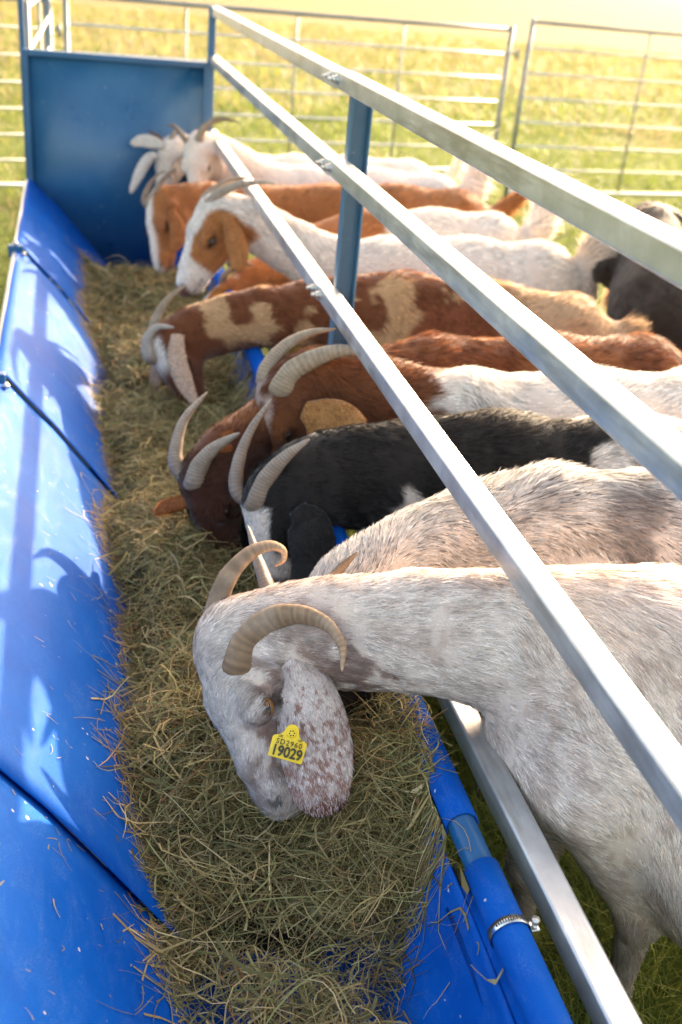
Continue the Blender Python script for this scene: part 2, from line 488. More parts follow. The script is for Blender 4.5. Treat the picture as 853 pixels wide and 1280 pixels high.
# trough sheets: profile in x-z, from the rim over the slope, round the bottom, up to the lip tube
PROF = np.array([(-.232,.560),(-.226,.572),(-.214,.574),(-.200,.562),(-.150,.508),(-.077,.436),(-.02,.368),(.04,.295),(.10,.222),(.15,.165),(.20,.125),
                 (.27,.100),(.34,.105),(.41,.140),(.47,.205),(.51,.275),(.535,.345),(.548,.395),(.5560,.425),(.566,.445),(.583,.4535),(.600,.446),(.612,.428),(.6155,.408)])
def resample(P, n):
    d = np.r_[0, np.cumsum(np.linalg.norm(np.diff(P, axis=0), axis=1))]
    s = np.linspace(0, d[-1], n)
    return np.stack([np.interp(s, d, P[:, k]) for k in range(P.shape[1])], 1)
def sheet(y0, y1, name, lift=0.0, hi=len(PROF)):
    P = PROF[:hi]
    Pn = resample(P, 70); x = Pn[:,0]
    nx = np.gradient(Pn, axis=0); nx /= np.linalg.norm(nx, axis=1)[:, None]
    nml = np.stack([-nx[:,1], nx[:,0]], 1)          # towards the inside/top
    ny = 26
    slant = lambda xx: -.36 * np.clip(xx + .2, 0, .42) * (1 - sst(.24, .40, xx))
    V = []
    for j in range(ny + 1):
        u = j / ny
        yy = y0 + (y1 - y0) * u + slant(x) * (1 if True else 0)
        # near edge of each sheet is rolled up a little over the next one
        e = math.exp(-((u) * (y1 - y0) / .015) ** 2) * .008 + lift * math.exp(-((u) * (y1-y0) / .10) ** 2)
        wob = (noise3(np.stack([x, yy, np.full_like(x, y0)], 1), 4.0) - .5) * .006
        q = Pn + nml * (e + wob)[:, None]
        V.append(np.stack([q[:,0], yy, q[:,1]], 1))
    V = np.array(V); nx_, n_ = V.shape[0], V.shape[1]
    i, j = np.meshgrid(np.arange(nx_-1), np.arange(n_-1), indexing='ij'); a = (i*n_ + j).ravel()
    o = mesh_np(name, V.reshape(-1, 3), quads=np.stack([a, a+1, a+n_+1, a+n_], 1), mat=M['plastic'], parent=feeder)
    so = o.modifiers.new('thick', 'SOLIDIFY'); so.thickness = .004; so.offset = -1
    return o
sheet(-.30, 1.335, 'trough_sheet', 0, hi=18)
sheet(1.325, 2.815, 'trough_sheet', .003, hi=18)
sheet(2.805, 4.155, 'trough_sheet', .003, hi=18)
sheet(4.145, 5.60, 'trough_sheet', .003, hi=18)
# lip: dark steel tube with the sheet wrapped round it in lengths
lt = MB(); lt.tube([(.583, YN, .424), (.583, 5.45, .424)], .0235, 24); lt.build('lip_tube', M['blue_dark'], feeder, smooth=True)
def wrap(y0, y1):
    V = []; n = 30
    for y in np.linspace(y0, y1, 24):
        for k in range(n + 1):
            a = R(215 - k * 235 / n)
            rr = .0285 + .0012 * (noise3(np.array([[k*.3, y*5, 0.]]))[0] - .5)
            V.append((.583 + rr * math.cos(a), y, .424 + rr * math.sin(a)))
        # tail hanging down to meet the sheet
    V = np.array(V).reshape(24, n + 1, 3)
    tail = []
    for k, (tx, tz) in enumerate(((.532, .345), (.5465, .385))):
        q = V[:, 0].copy(); q[:, 0] = tx + .003; q[:, 2] = tz; tail.append(q)
    V = np.concatenate([np.stack(tail, 1), V], 1)
    r_, c_ = V.shape[:2]
    i, j = np.meshgrid(np.arange(r_-1), np.arange(c_-1), indexing='ij'); a = (i*c_ + j).ravel()
    o = mesh_np('lip_wrap', V.reshape(-1, 3), quads=np.stack([a, a+1, a+c_+1, a+c_], 1), mat=M['plastic'], parent=feeder)
    so = o.modifiers.new('thick', 'SOLIDIFY'); so.thickness = .003; so.offset = -1
for y0, y1 in ((YN, 1.075), (1.17, 2.52), (2.60, 3.95), (4.03, 5.44)): wrap(y0, y1)
# left rim tube under the folded sheet
rt = MB(); rt.tube([(-.222, YN, .552), (-.222, 5.44, .552)], .019, 16); rt.build('rim_tube', M['galv'], feeder, smooth=True)
for ys in (1.33, 2.80, 4.14):
    mb = MB(); mb.box((-.252, ys - .035, .545), (-.196, ys - .005, .590)); mb.build('rim_bracket', M['blue_dark'], feeder, bevel=.004)
    mb = MB(); c = np.array([-.225, ys - .02, .590]); mb.tube([c, c + (0, 0, .012)], .010, 6); mb.tube([c + (0, 0, .012), c + (0, 0, .024)], .0045, 8); mb.build('bolt', M['bolt'], feeder)
    mb = MB(); c = np.array([-.197, ys - .055, .562]); mb.tube([c, c + (.008, 0, .008)], .009, 6); mb.build('bolt', M['bolt'], feeder)
# hose clamps on the lip
def clamp(y):
    V, n = [], 40
    for dy in (-.0065, .0065):
        for k in range(n + 1):
            a = R(-70 + k * 290 / n)
            V.append((.583 + .0322 * math.cos(a), y + dy, .424 + .0322 * math.sin(a)))
    Q = [(k, k+1, n+2+k, n+1+k) for k in range(n)]
    o = mesh_np('hose_clamp', V, faces=Q, mat=M['steel'], parent=feeder)
    so = o.modifiers.new('thick', 'SOLIDIFY'); so.thickness = .0012; so.offset = 1
    mb = MB()
    for k in range(15):
        a = R(40 + k * 7); c = np.array([.583 + .0337 * math.cos(a), y, .424 + .0337 * math.sin(a)])
        tv = np.array([-math.sin(a), 0, math.cos(a)]) * .0009; rv = np.array([math.cos(a), 0, math.sin(a)]) * .0003
        b0, b1 = c + np.array([0, -.0042, 0]), c + np.array([0, .0042, 0])
        mb.add([b0 - tv + rv, b0 + tv + rv, b1 + tv + rv, b1 - tv + rv], [(0, 1, 2, 3)])
    mb.build('worm_slot', M['ink'], o)
    mb = MB(); mb.box((.612, y - .009, .412), (.627, y + .009, .434)); mb.build('clamp_housing', M['steel'], o, bevel=.002)
    mb = MB(); c = np.array([.620, y, .430]); mb.tube([c + (0, -.004, -.034), c + (0, 0, .012)], .0042, 10); mb.tube([c + (0, 0, .010), c + (0, 0, .018)], .0065, 6)
    mb.build('clamp_screw', M['bolt'], o)
clamp(.955); clamp(2.2); clamp(3.5)
mb = MB(); mb.tube([(.212, 5.455, .118), (.212, 5.462, .118)], .011, 14); mb.build('panel_stud', M['bolt'], feeder)
# chassis legs under the trough
for y in (.1, 2.75, 5.3):
    mb = MB(); mb.box((-.24, y, GZ), (-.20, y + .04, .533)); mb.box((-.2, y, .02), (.60, y + .04, .06)); mb.box((.56, y, GZ), (.60, y + .04, .395))
    mb.build('leg_frame', M['blue_dark'], feeder, bevel=.003)

# ------------------------------------------------------------------ hay
def prof_z(x):
    return np.interp(x, PROF[4:19, 0], PROF[4:19, 1])
def hay_h(x, y):
    P = np.stack([x, y, np.zeros_like(x)], 1)
    top = .245 + .05 * sst(1.1, 1.7, y) - .05 * sst(1.25, .85, y)
    top = top + .10 * np.exp(-((x - .51)/.11)**2 - ((y - 1.33)/.13)**2)
    h = top + (fbm(P, 5.0) - .5) * .13 + (fbm(P, 14.0, 3) - .5) * .05
    # left edge line of the heap
    xl = .085 - .02 * sst(2.5, 4.0, y) - .05 * sst(3.6, 4.3, y) + .035 * np.sin(y * 7.1) * .5 + (noise3(P, 6.0, 4) - .5) * .05
    xl = np.where(y < 1.25, xl + .03 * sst(1.25, 1.0, y), xl)
    e = sst(-.012, .09, x - xl)
    base = prof_z(x)
    xr = .535 - .085*sst(1.28, 1.0, y) + .03 * np.exp(-((y - 1.42)/.2)**2)
    e2 = sst(-.01, .05, xr - x)
    far = sst(5.15, 4.75, y)
    return base + (np.maximum(h - base, .012)) * e * e2 * far - .02 * (1 - e * e2 * far), e * e2 * far
def hay():
    nx_, ny_ = 90, 640
    xs = np.linspace(.02, .56, nx_); ys = np.linspace(.2, 5.3, ny_)
    X, Y = np.meshgrid(xs, ys, indexing='ij')
    H, E_ = hay_h(X.ravel(), Y.ravel())
    bare = np.exp(-((X.ravel() - .27)/.12)**2 - ((Y.ravel() - 1.16)/.075)**2) + np.exp(-((X.ravel() - .2)/.03)**2 - ((Y.ravel() - 1.1)/.05)**2)
    thin = sst(1.3, 1.05, Y.ravel())
    H = H - .012 - bare * .25 - thin * .16 * sst(.46, .56, fbm(np.stack([X.ravel(), Y.ravel(), X.ravel()*0], 1), 12, 2))
    P = np.stack([X.ravel(), Y.ravel(), H], 1)
    P[:, 2] += RNG.normal(0, .004, len(P))
    i, j = np.meshgrid(np.arange(nx_-1), np.arange(ny_-1), indexing='ij'); a = (i*ny_ + j).ravel()
    root = mesh_np('hay', P, quads=np.stack([a, a+ny_, a+ny_+1, a+1], 1), mat=M['litter'], smooth=False, attrs={'Col': ('FLOAT_COLOR', np.tile([[.1, .08, .03]], (len(P), 1)))})
    tag(root, 'matted greenish brown hay heaped along the bottom of the blue trough', 'hay', kind='stuff')
    Vs, Qs, Cs, n0 = [], [], [], 0
    def strands(N, yr, Lr, Wr, spread=0.0, lift=.012, tilt=.22, bright=1.0, xr=(.03, .56)):
        nonlocal n0
        x = RNG.uniform(*xr, N); y = RNG.uniform(*yr, N)
        h, e = hay_h(x, y)
        keep = (e > .06) | (RNG.random(N) < spread)
        bare = np.exp(-((x - .27)/.12)**2 - ((y - 1.16)/.075)**2)
        keep &= RNG.random(N) > bare * .93
        keep &= ~((y < 1.12) & (RNG.random(N) < .8) & (fbm(np.stack([x, y, x*0], 1), 12, 2) > .52))
        x, y, h, e = x[keep], y[keep], h[keep], e[keep]; N = len(x)
        dn = RNG.random(N) ** 1.6
        z = np.maximum(h - .02 * dn + lift * RNG.random(N), prof_z(x) + .003)
        p = np.stack([x, y, z], 1)
        # locally aligned wisps plus random ones
        a = 6.28 * 2 * fbm(p, 3.5, 1.5, 2) + RNG.normal(0, .9, N)
        el = RNG.normal(.05, tilt, N)
        d = np.stack([np.cos(a)*np.cos(el), np.sin(a)*np.cos(el), np.sin(el)], 1)
        L = RNG.uniform(*Lr, N) * (.5 + RNG.random(N))
        p = p - d * (L * .5)[:, None]
        # keep feet above the sheet
        sa = RNG.normal(0, .6, N)
        s = np.stack([-np.sin(a)*np.cos(sa), np.cos(a)*np.cos(sa), np.sin(sa)], 1)
        cv = np.stack([-np.sin(a), np.cos(a), np.full(N, .2)], 1) * RNG.normal(0, .42, N)[:, None]
        curl = np.stack([-np.sin(a), np.cos(a), np.zeros(N)], 1) * RNG.normal(0, .24, N)[:, None] + np.array([0, 0, 1.]) * RNG.normal(.08, .12, N)[:, None]
        pal = np.array([(.42, .34, .17), (.33, .27, .12), (.25, .23, .10), (.17, .17, .07), (.55, .47, .28), (.30, .17, .08), (.25, .27, .12), (.38, .36, .19)])
        k = RNG.choice(len(pal), N, p=[.18, .18, .17, .12, .09, .05, .11, .10])
        c = pal[k] * np.array([1.0, .90, .78]) * (RNG.uniform(.42, 1.35, N) * bright)[:, None]
        V, Q, C = ribbons(p, d, s, L, RNG.uniform(*Wr, N) * (1 + 1.2 * (RNG.random(N) < .08)), cv, 5, c, taper=.45, curl=curl)
        xv = V[:, 0]
        V[:, 2] = np.maximum(V[:, 2], np.where((xv > -.15) & (xv < .55), prof_z(xv) + .003, -1))
        V[:, 0] = np.where(V[:, 2] < .425, np.minimum(V[:, 0], .552), V[:, 0]); tb_ = (V[:, 0] > .55) & (V[:, 0] < .62); V[:, 2] = np.where(tb_, np.maximum(V[:, 2], .424 + np.sqrt(np.maximum(0, .031**2 - (V[:, 0] - .583)**2))), V[:, 2])
        Vs.append(V); Qs.append(Q + n0); Cs.append(C); n0 += len(V)
    strands(22000, (.65, 1.9), (.04, .09), (.0011, .0028), .012)
    strands(9000, (.65, 1.9), (.015, .04), (.0008, .0020), .015, lift=.02, tilt=.5)
    strands(3600, (.65, 1.9), (.08, .15), (.0018, .0036), .006, lift=.032, tilt=.3, bright=1.15)
    strands(17000, (1.9, 3.2), (.05, .10), (.0014, .0032), .012, lift=.02)
    strands(14000, (3.2, 5.2), (.05, .11), (.0022, .0045), .012, lift=.02)
    strands(4600, (1.16, 1.50), (.05, .12), (.0012, .0026), .0, lift=.05, tilt=.35, xr=(.36, .565), bright=1.15)
    strands(900, (.7, 2.4), (.02, .06), (.0035, .0065), .0, lift=.02, tilt=.4, bright=.85)
    # wisps lying out on the blue slope
    def wisp(px, py, n, ln):
        nonlocal n0
        for _ in range(n):
            q = None
            r = ray(px + random.gauss(0, 9), py + random.gauss(0, 9))
            for tt in np.linspace(.5, 7, 500):
                pp = CAM + r / F_PX * tt
                if -.2 < pp[0] < .5 and pp[2] < prof_z(pp[0]) + .004: q = pp; break
            if q is None: continue
            a = random.uniform(0, 6.28); d = np.array([[math.cos(a), math.sin(a), 0]])
            V, Q, C = ribbons(q[None], d, np.array([[-math.sin(a), math.cos(a), 0]]), np.array([ln * random.uniform(.5, 1.3)]), np.array([random.uniform(.001, .002)]),
                              np.array([[-math.sin(a), math.cos(a), 0]]) * random.gauss(0, .35), 5, np.array([[.36, .30, .16]]) * random.uniform(.6, 1.1), taper=.5)
            V[:, 2] = np.maximum(prof_z(V[:, 0]) + .004 + np.abs(V[:, 2] - q[2]) * .0, 0)
            Vs.append(V); Qs.append(Q + n0); Cs.append(C); n0 += len(V)
    for px, py, n, ln in ((150, 890, 26, .08), (175, 880, 20, .09), (120, 890, 3, .07), (205, 1120, 18, .07), (190, 1000, 12, .06), (75, 1050, 3, .03), (150, 760, 14, .05), (135, 660, 12, .05), (150, 700, 10, .05),
                          (195, 1190, 5, .06), (80, 1065, 4, .02), (215, 1240, 18, .07), (150, 580, 10, .05), (135, 500, 10, .05), (120, 440, 8, .05), (60, 900, 2, .015), (140, 930, 2, .02)):
        wisp(px, py, n, ln)
    for _ in range(150):                                    # chaff and dust specks caught on the slope
        v_ = random.random() ** 1.3; py = 330 + 950 * v_
        px = random.uniform(5, 60 + 190 * v_) + 60 * (1 - v_)
        wisp(px, py, 1, random.choice((.004, .007, .012, .02)))
    o = mesh_np('hay_strands', np.vstack(Vs), quads=np.vstack(Qs), mat=M['hay'], smooth=False, attrs={'Col': ('FLOAT_COLOR', np.vstack(Cs))}, parent=root)
    o['kind'] = 'stuff'
hay()

# ------------------------------------------------------------------ goats
class SDF:
    def __init__(s): s.pr = []
    def rc(s, a, b, ra, rb, k=.03, g=0, sq=None):
        """round cone a->b; sq=(axis, factor): the section is squashed along axis"""
        s.pr.append(('c', np.array(a, np.float32), np.array(b, np.float32), ra, rb, k, g, sq))
    def sp(s, a, r, k=.02, g=0): s.rc(a, np.asarray(a, float) + (1e-4, 0, 0), r, r, k, g)
    def sub(s, a, b, ra, rb, k=.01): s.pr.append(('s', np.array(a, np.float32), np.array(b, np.float32), ra, rb, k, 0, None))
    @staticmethod
    def cone(p, a, b, ra, rb, sq):
        if sq is not None:
            ax, f = np.asarray(sq[0], np.float32), sq[1]
            pa = p - a; ba = b - a
            pa = pa + ax * ((pa @ ax) * (1/f - 1))[:, None]; ba = ba + ax * (ba @ ax) * (1/f - 1)
            t = np.clip((pa @ ba) / (ba @ ba + 1e-12), 0, 1)
            return (np.linalg.norm(pa - t[:, None] * ba, axis=1) - (ra + (rb - ra) * t)) * (f if f < 1 else 1.0)
        pa = p - a; ba = b - a
        t = np.clip((pa @ ba) / (ba @ ba + 1e-12), 0, 1)
        return np.linalg.norm(pa - t[:, None] * ba, axis=1) - (ra + (rb - ra) * t)
    def ev(s, p):
        p = np.asarray(p, np.float32); D = {}
        for ty, a, b, ra, rb, k, g, sq in s.pr:
            if ty == 's': continue
            d = s.cone(p, a, b, ra, rb, sq)
            if g not in D: D[g] = d; continue
            c = D[g]; h = np.clip(.5 + .5 * (c - d) / k, 0, 1)
            D[g] = c + (d - c) * h - k * h * (1 - h)
        gs = sorted(D); c = D[gs[0]]
        for g in gs[1:]:
            k = .035; d = D[g]; h = np.clip(.5 + .5 * (c - d) / k, 0, 1); c = c + (d - c) * h - k * h * (1 - h)
        for ty, a, b, ra, rb, k, g, sq in s.pr:
            if ty != 's': continue
            d = -s.cone(p, a, b, ra, rb, None)
            h = np.clip(.5 - .5 * (c - d) / k, 0, 1); c = c + (d - c) * h + k * h * (1 - h)
        return c
    def bounds(s):
        P = []
        for ty, a, b, ra, rb, k, g, sq in s.pr:
            if ty == 's': continue
            f = max(1, sq[1]) if sq else 1
            P += [a - ra*f, a + ra*f, b - rb*f, b + rb*f]
        P = np.array(P); return P.min(0) - .03, P.max(0) + .03
    def grad(s, p, e=.0015):
        g = np.stack([s.ev(p + np.array(o, np.float32) * e) - s.ev(p - np.array(o, np.float32) * e) for o in ((1,0,0),(0,1,0),(0,0,1))], 1)
        return g / np.maximum(np.linalg.norm(g, axis=1), 1e-9)[:, None]
    def mesh(s, h):
        lo, hi = s.bounds(); n = np.ceil((hi - lo) / h).astype(int) + 1
        ax = [lo[k] + h * np.arange(n[k]) for k in range(3)]
        V = np.empty(n, np.float32)
        Y, Z = np.meshgrid(ax[1], ax[2], indexing='ij')
        st = 12
        for i in range(0, n[0], st):
            xs = ax[0][i:i+st]
            P = np.empty((len(xs), n[1], n[2], 3), np.float32)
            P[..., 0] = xs[:, None, None]; P[..., 1] = Y; P[..., 2] = Z
            V[i:i+st] = s.ev(P.reshape(-1, 3)).reshape(len(xs), n[1], n[2])
        c = np.zeros([*(n - 1), 3]); cnt = np.zeros(n - 1)
        sl = lambda a, b: slice(a, b if b else None)
        for d in range(3):
            A = [slice(None)]*3; B = [slice(None)]*3; A[d] = slice(0, -1); B[d] = slice(1, None)
            va, vb = V[tuple(A)], V[tuple(B)]
            cr = (va < 0) != (vb < 0)
            idx = np.argwhere(cr)
            if not len(idx): continue
            t = va[cr] / (va[cr] - vb[cr])
            pos = idx.astype(float); pos[:, d] += t
            o1, o2 = [k for k in range(3) if k != d]
            for s1 in (0, -1):
                for s2 in (0, -1):
                    ci = idx.copy(); ci[:, o1] += s1; ci[:, o2] += s2
                    ok = np.all((ci >= 0) & (ci < n - 1), axis=1)
                    q = ci[ok]; np.add.at(c, tuple(q.T), pos[ok]); np.add.at(cnt, tuple(q.T), 1)
        act = cnt > 0; ids = -np.ones(n - 1, int); ids[act] = np.arange(act.sum())
        P = c[act] / cnt[act][:, None] * h + lo
        Q = []
        for d in range(3):
            A = [slice(None)]*3; B = [slice(None)]*3; A[d] = slice(0, -1); B[d] = slice(1, None)
            va, vb = V[tuple(A)], V[tuple(B)]
            o1, o2 = (d + 1) % 3, (d + 2) % 3
            for flip in (0, 1):
                cr = (va < 0) & (vb >= 0) if not flip else (va >= 0) & (vb < 0)
                idx = np.argwhere(cr)
                q = []
                for s1, s2 in ((-1, -1), (0, -1), (0, 0), (-1, 0)):
                    ci = idx.copy(); ci[:, o1] += s1; ci[:, o2] += s2
                    q.append(ids[tuple(ci.T)])
                q = np.stack(q, 1); Q.append(q if not flip else q[:, ::-1])
        return P, np.vstack(Q)
def subdivide(P, Q):
    e = np.concatenate([Q[:, [0,1]], Q[:, [1,2]], Q[:, [2,3]], Q[:, [3,0]]]); es = np.sort(e, 1)
    u, inv = np.unique(es, axis=0, return_inverse=True); inv = inv.ravel()
    n, m_ = len(P), len(Q)
    mid = (P[u[:,0]] + P[u[:,1]]) / 2; ctr = P[Q].mean(1)
    ei = inv.reshape(4, m_).T + n; ci = np.arange(m_) + n + len(u)
    Q2 = np.concatenate([np.stack([Q[:,k], ei[:,k], ci, ei[:,(k-1)%4]], 1) for k in range(4)])
    return np.vstack([P, mid, ctr]), Q2

def curve_pts(pts, n):
    """Catmull-Rom through pts, n samples"""
    pts = [np.asarray(p, float) for p in pts]
    if len(pts) == 2: return np.array([pts[0] + (pts[1]-pts[0]) * t for t in np.linspace(0, 1, n)])
    P = [2*pts[0]-pts[1]] + pts + [2*pts[-1]-pts[-2]]
    out = []
    for u in np.linspace(0, len(pts) - 1 - 1e-6, n):
        i = int(u); t = u - i; a, b, c, d = P[i:i+4]
        out.append(.5 * ((2*b) + (c-a)*t + (2*a-5*b+4*c-d)*t*t + (3*b-a-3*c+d)*t**3))
    return np.array(out)

def horn(parent, pts, r0, col, tipcol=None, flat=.72, sidev=None, rings=True, n=72, label=None, seed=0):
    C = curve_pts(pts, n); k = 20
    V, Cc = [], []
    u = None
    L = np.r_[0, np.cumsum(np.linalg.norm(np.diff(C, axis=0), axis=1))]; tot = L[-1]
    for i in range(n):
        T = nrm(C[min(i+1, n-1)] - C[max(i-1, 0)])
        if u is None: u = nrm(np.cross(T, sidev if sidev is not None else (0,1,0)))
        u = nrm(u - T * (u @ T)); v_ = np.cross(T, u)
        s_ = L[i] / tot
        r = r0 * (1 - s_) ** .62 * (1 - .12 * s_) + .0012
        if rings:
            ph = L[i] * 2 * math.pi / .0085
            r *= 1 + (.05 * (1 - s_) * (.6 + .4 * math.sin(L[i] * 37 + seed))) * math.sin(ph + .8 * math.sin(L[i] * 90)) + .02 * math.sin(L[i] * 140 + seed)
        for j in range(k):
            a = 2 * math.pi * j / k
            rad = r * (1 + .05 * math.cos(2 * a + 1))
            V.append(C[i] + rad * (math.cos(a) * u + math.sin(a) * flat * v_))
        tc = np.array(tipcol if tipcol is not None else np.array(col) * .55)
        ringc = .80 + .20 * math.sin(L[i] * 2 * math.pi / .0085 + 1)
        Cc += [(np.array(col) * (1 - s_**2) + tc * s_**2) * ringc] * k
    Q = [(i*k+j, i*k+(j+1) % k, (i+1)*k+(j+1) % k, (i+1)*k+j) for i in range(n-1) for j in range(k)]
    F = Q + [tuple(range((n-1)*k, n*k))]
    o = mesh_np('horn', V, faces=F, mat=M['horn'], parent=parent, attrs={'Col': ('FLOAT_COLOR', np.array(Cc))})
    if label: o['label'] = label
    return o

def ear_geo(pts, widths, wdir, nrml, curl=.35, tipfold=0.0, n=26, k=12, th=.005):
    dens = n / 26; ksm = int(7 * dens) | 1
    """a leaf-shaped ear with thickness; wdir = width direction, nrml = outer face"""
    C = curve_pts(pts, n); wd = np.interp(np.linspace(0, 1, n), np.linspace(0, 1, len(widths)), widths)
    wd = np.convolve(np.pad(wd, ksm // 2, mode='edge'), np.ones(ksm) / ksm, 'valid')
    te = np.clip((1 - np.linspace(0, 1, n)) / .10, 0, 1); wd = wd * np.sqrt(1 - (1 - te) ** 2 * .94)
    top, bot = [], []
    for i in range(n):
        T = nrm(C[min(i+1, n-1)] - C[max(i-1, 0)])
        W_ = np.asarray(wdir, float); W_ = nrm(W_ - T * (W_ @ T)); N_ = np.cross(T, W_)
        if N_ @ nrml < 0: N_ = -N_
        s_ = i / (n - 1)
        for j in range(k + 1):
            v = -1 + 2 * j / k
            cur = curl * (1.1 - .7 * s_)
            off = W_ * (v * wd[i] / 2 * (1 - .12 * cur * v * v)) - N_ * (cur * wd[i] / 2 * v * v)
            off = off + N_ * (.022 * wd[i]) * math.sin(5 * s_ * math.pi + v * 2)
            q = C[i] + off
            e_ = (th * .5) * math.sqrt(max(0, 1 - abs(v) ** 3)) * (1.8 - 1.2 * s_) + .0006
            top.append(q + N_ * e_); bot.append(q - N_ * e_)
    m_ = k + 1
    V = np.array(top + bot); nt_ = len(top); F = []
    for i in range(n-1):
        for j in range(k):
            a = i*m_ + j; F.append((a, a+1, a+m_+1, a+m_)); F.append((nt_+a, nt_+a+m_, nt_+a+m_+1, nt_+a+1))
    for i in range(n-1):
        a, b = i*m_, i*m_ + k
        F.append((a, a+m_, nt_+a+m_, nt_+a)); F.append((b, nt_+b, nt_+b+m_, b+m_))
    for j in range(k):
        F.append((j, nt_+j, nt_+j+1, j+1)); a = (n-1)*m_ + j; F.append((a, a+1, nt_+a+1, nt_+a))
    return V, np.array(F), C

def head_frame(P, N, U):
    f = np.asarray(N) - np.asarray(P); L = np.linalg.norm(f); f = f / L
    u = np.asarray(U, float); u = nrm(u - f * (u @ f)); s = np.cross(f, u)
    return f, u, s, L

def goat(spec):
    g = spec
    P, N, W, Hp = [np.asarray(g[k], float) for k in ('P', 'N', 'W', 'H')]
    f, u, s, L = head_frame(P, N, g['U'])
    sc = g.get('sc', 1.0)
    Z = np.array([0, 0, 1.])
    ax = Hp - W; ax[2] = 0; BL = np.linalg.norm(Hp - W); ax = nrm(ax)       # towards the tail
    lat = np.cross(Z, ax)
    gw = g.get('girth', 1.0) * sc
    root = empty('goat', ((W + Hp)[0]/2, (W + Hp)[1]/2, GZ))
    tag(root, g['label'], 'goat', 'goats feeding along the trough' if g.get('row', True) else None)
    B = SDF()
    hf = lambda a, b, c: P + (f * a + u * b + s * c) * L
    # trunk
    cW = W - Z * (.175 * gw + .022); cM = (W + Hp) / 2 - Z * (.225 * gw + .018) + Z * g.get('sag', 0); cH = Hp - Z * (.175 * gw + .012)
    B.rc(cW - ax * .02, cM, .175 * gw, .225 * gw, .05, sq=(lat, .80))
    B.rc(cM, cH, .225 * gw, .175 * gw, .05, sq=(lat, .92))
    B.rc(W - Z * .062 * sc, (W + Hp) / 2 - Z * .082 * sc, .055, .072, .10)
    B.rc((W + Hp) / 2 - Z * .082 * sc, Hp - Z * .062 * sc, .072, .060, .10)
    B.rc(cH, Hp + ax * .15 * sc - Z * .17 * sc, .165 * gw, .11 * gw, .06, sq=(lat, .9))
    B.sp(cW - ax * .13 * sc - Z * .10 * sc, .10 * sc, .07)                                     # brisket
    for sd_ in (-1, 1):
        l_ = lat * sd_
        B.rc(W - Z * .07 * sc + l_ * .045 + ax * .02, W - Z * .33 * sc - ax * .07 * sc + l_ * .105 * gw, .05, .075 * sc, .06)    # shoulder blade
        B.rc(Hp - Z * .08 * sc + l_ * .07, Hp - Z * .33 * sc + ax * .02 + l_ * .12 * gw, .07 * sc, .095 * sc, .06)                # haunch
        B.sp(Hp + l_ * .085 * gw - Z * .045, .032, .04)                                                                          # hip bone
        fo = g.get('step', (0, 0, 0, 0))[0 if sd_ < 0 else 1]; ho = g.get('step', (0, 0, 0, 0))[2 if sd_ < 0 else 3]
        e0 = W - Z * .34 * sc - ax * .05 * sc + l_ * .11 * gw; e1 = np.array([*(W - ax * (.03 + fo) + l_ * .105)[:2], GZ + .26]); e2 = np.array([*(W - ax * (.035 + fo) + l_ * .10)[:2], GZ + .075])
        if 'fore' in g:
            fx, fy_ = g['fore'][0 if sd_ < 0 else 1]; e1 = np.array([fx, fy_, GZ + .27]); e2 = np.array([fx + .004, fy_, GZ + .075])
        e3 = e2 * (1, 1, 0) + (0, 0, GZ + .03) - ax * .02
        lg = g.get('legr', 1.0); B.rc(e0, e1, .066 * sc * lg, .034 * lg, .03); B.sp(e1, .036 * lg, .02); B.rc(e1, e2, .028 * lg, .021, .02); B.rc(e2, e3, .024, .026, .015)
        k0 = Hp - Z * .36 * sc - ax * .03 + l_ * .125 * gw; k1 = np.array([*(Hp + ax * (.15 + ho) + l_ * .11)[:2], GZ + .30]); k2 = np.array([*(Hp + ax * (.125 + ho) + l_ * .105)[:2], GZ + .075])
        k3 = k2 * (1, 1, 0) + (0, 0, GZ + .03) - ax * .02
        B.rc(k0, k1, .085 * sc, .033, .04); B.rc(k1, k2, .028, .022, .02); B.rc(k2, k3, .024, .027, .015)
        for q in (e3, k3):
            hb = MB()
            for t_ in (-.012, .012):
                c = q + l_ * t_
                hb.tube([c + (0, 0, -.032) - ax * .016, c + (0, 0, .0) - ax * .006, c + (0, 0, .018)], [.021, .019, .015], 12)
            hb.build('hoof', M['hoof'], root, smooth=True)
    # neck
    nb = W - ax * .06 * sc - Z * .15 * sc
    nk = hf(.04, -.22, 0)
    c1 = nb - ax * .16 * sc + Z * g.get('neckup', -.01); c2 = nk - f * .06 + (nb - nk) * .25 + Z * g.get('neckup2', .02)
    pts = []
    for t in np.linspace(0, 1, 8):
        pts.append((1-t)**3 * nb + 3*(1-t)**2*t * c1 + 3*(1-t)*t*t * c2 + t**3 * nk)
    rr = np.interp(np.linspace(0, 1, 8), [0, .35, 1], [.150, .108, .077]) * sc * g.get('neck', 1.0)
    sidv = nrm(np.cross(nk - nb, Z))
    for i in range(7): B.rc(pts[i], pts[i+1], rr[i], rr[i+1], .05, sq=(sidv, .74))
    # head (smooth-joined as its own group)
    hb_ = g.get('bulk', 1.14)
    hf0 = hf
    hf = lambda a, b, c: P + (f * a + (u * b + s * c) * hb_) * L
    H = lambda a, b, ra, rb, k=.018, sq=None: B.rc(hf(*a), hf(*b), ra * L * hb_, rb * L * hb_, k, 1, sq)
    H((.02, -.20, 0), (.33, -.19, 0), .185, .20, sq=(s, .92))
    H((.10, -.09, 0), (.32, -.10, 0), .12, .13)
    H((.33, -.19, 0), (.86, -.205, 0), .175, .100, sq=(s, .82))
    H((.42, -.095, 0), (.74, -.135, 0), .085, .070)
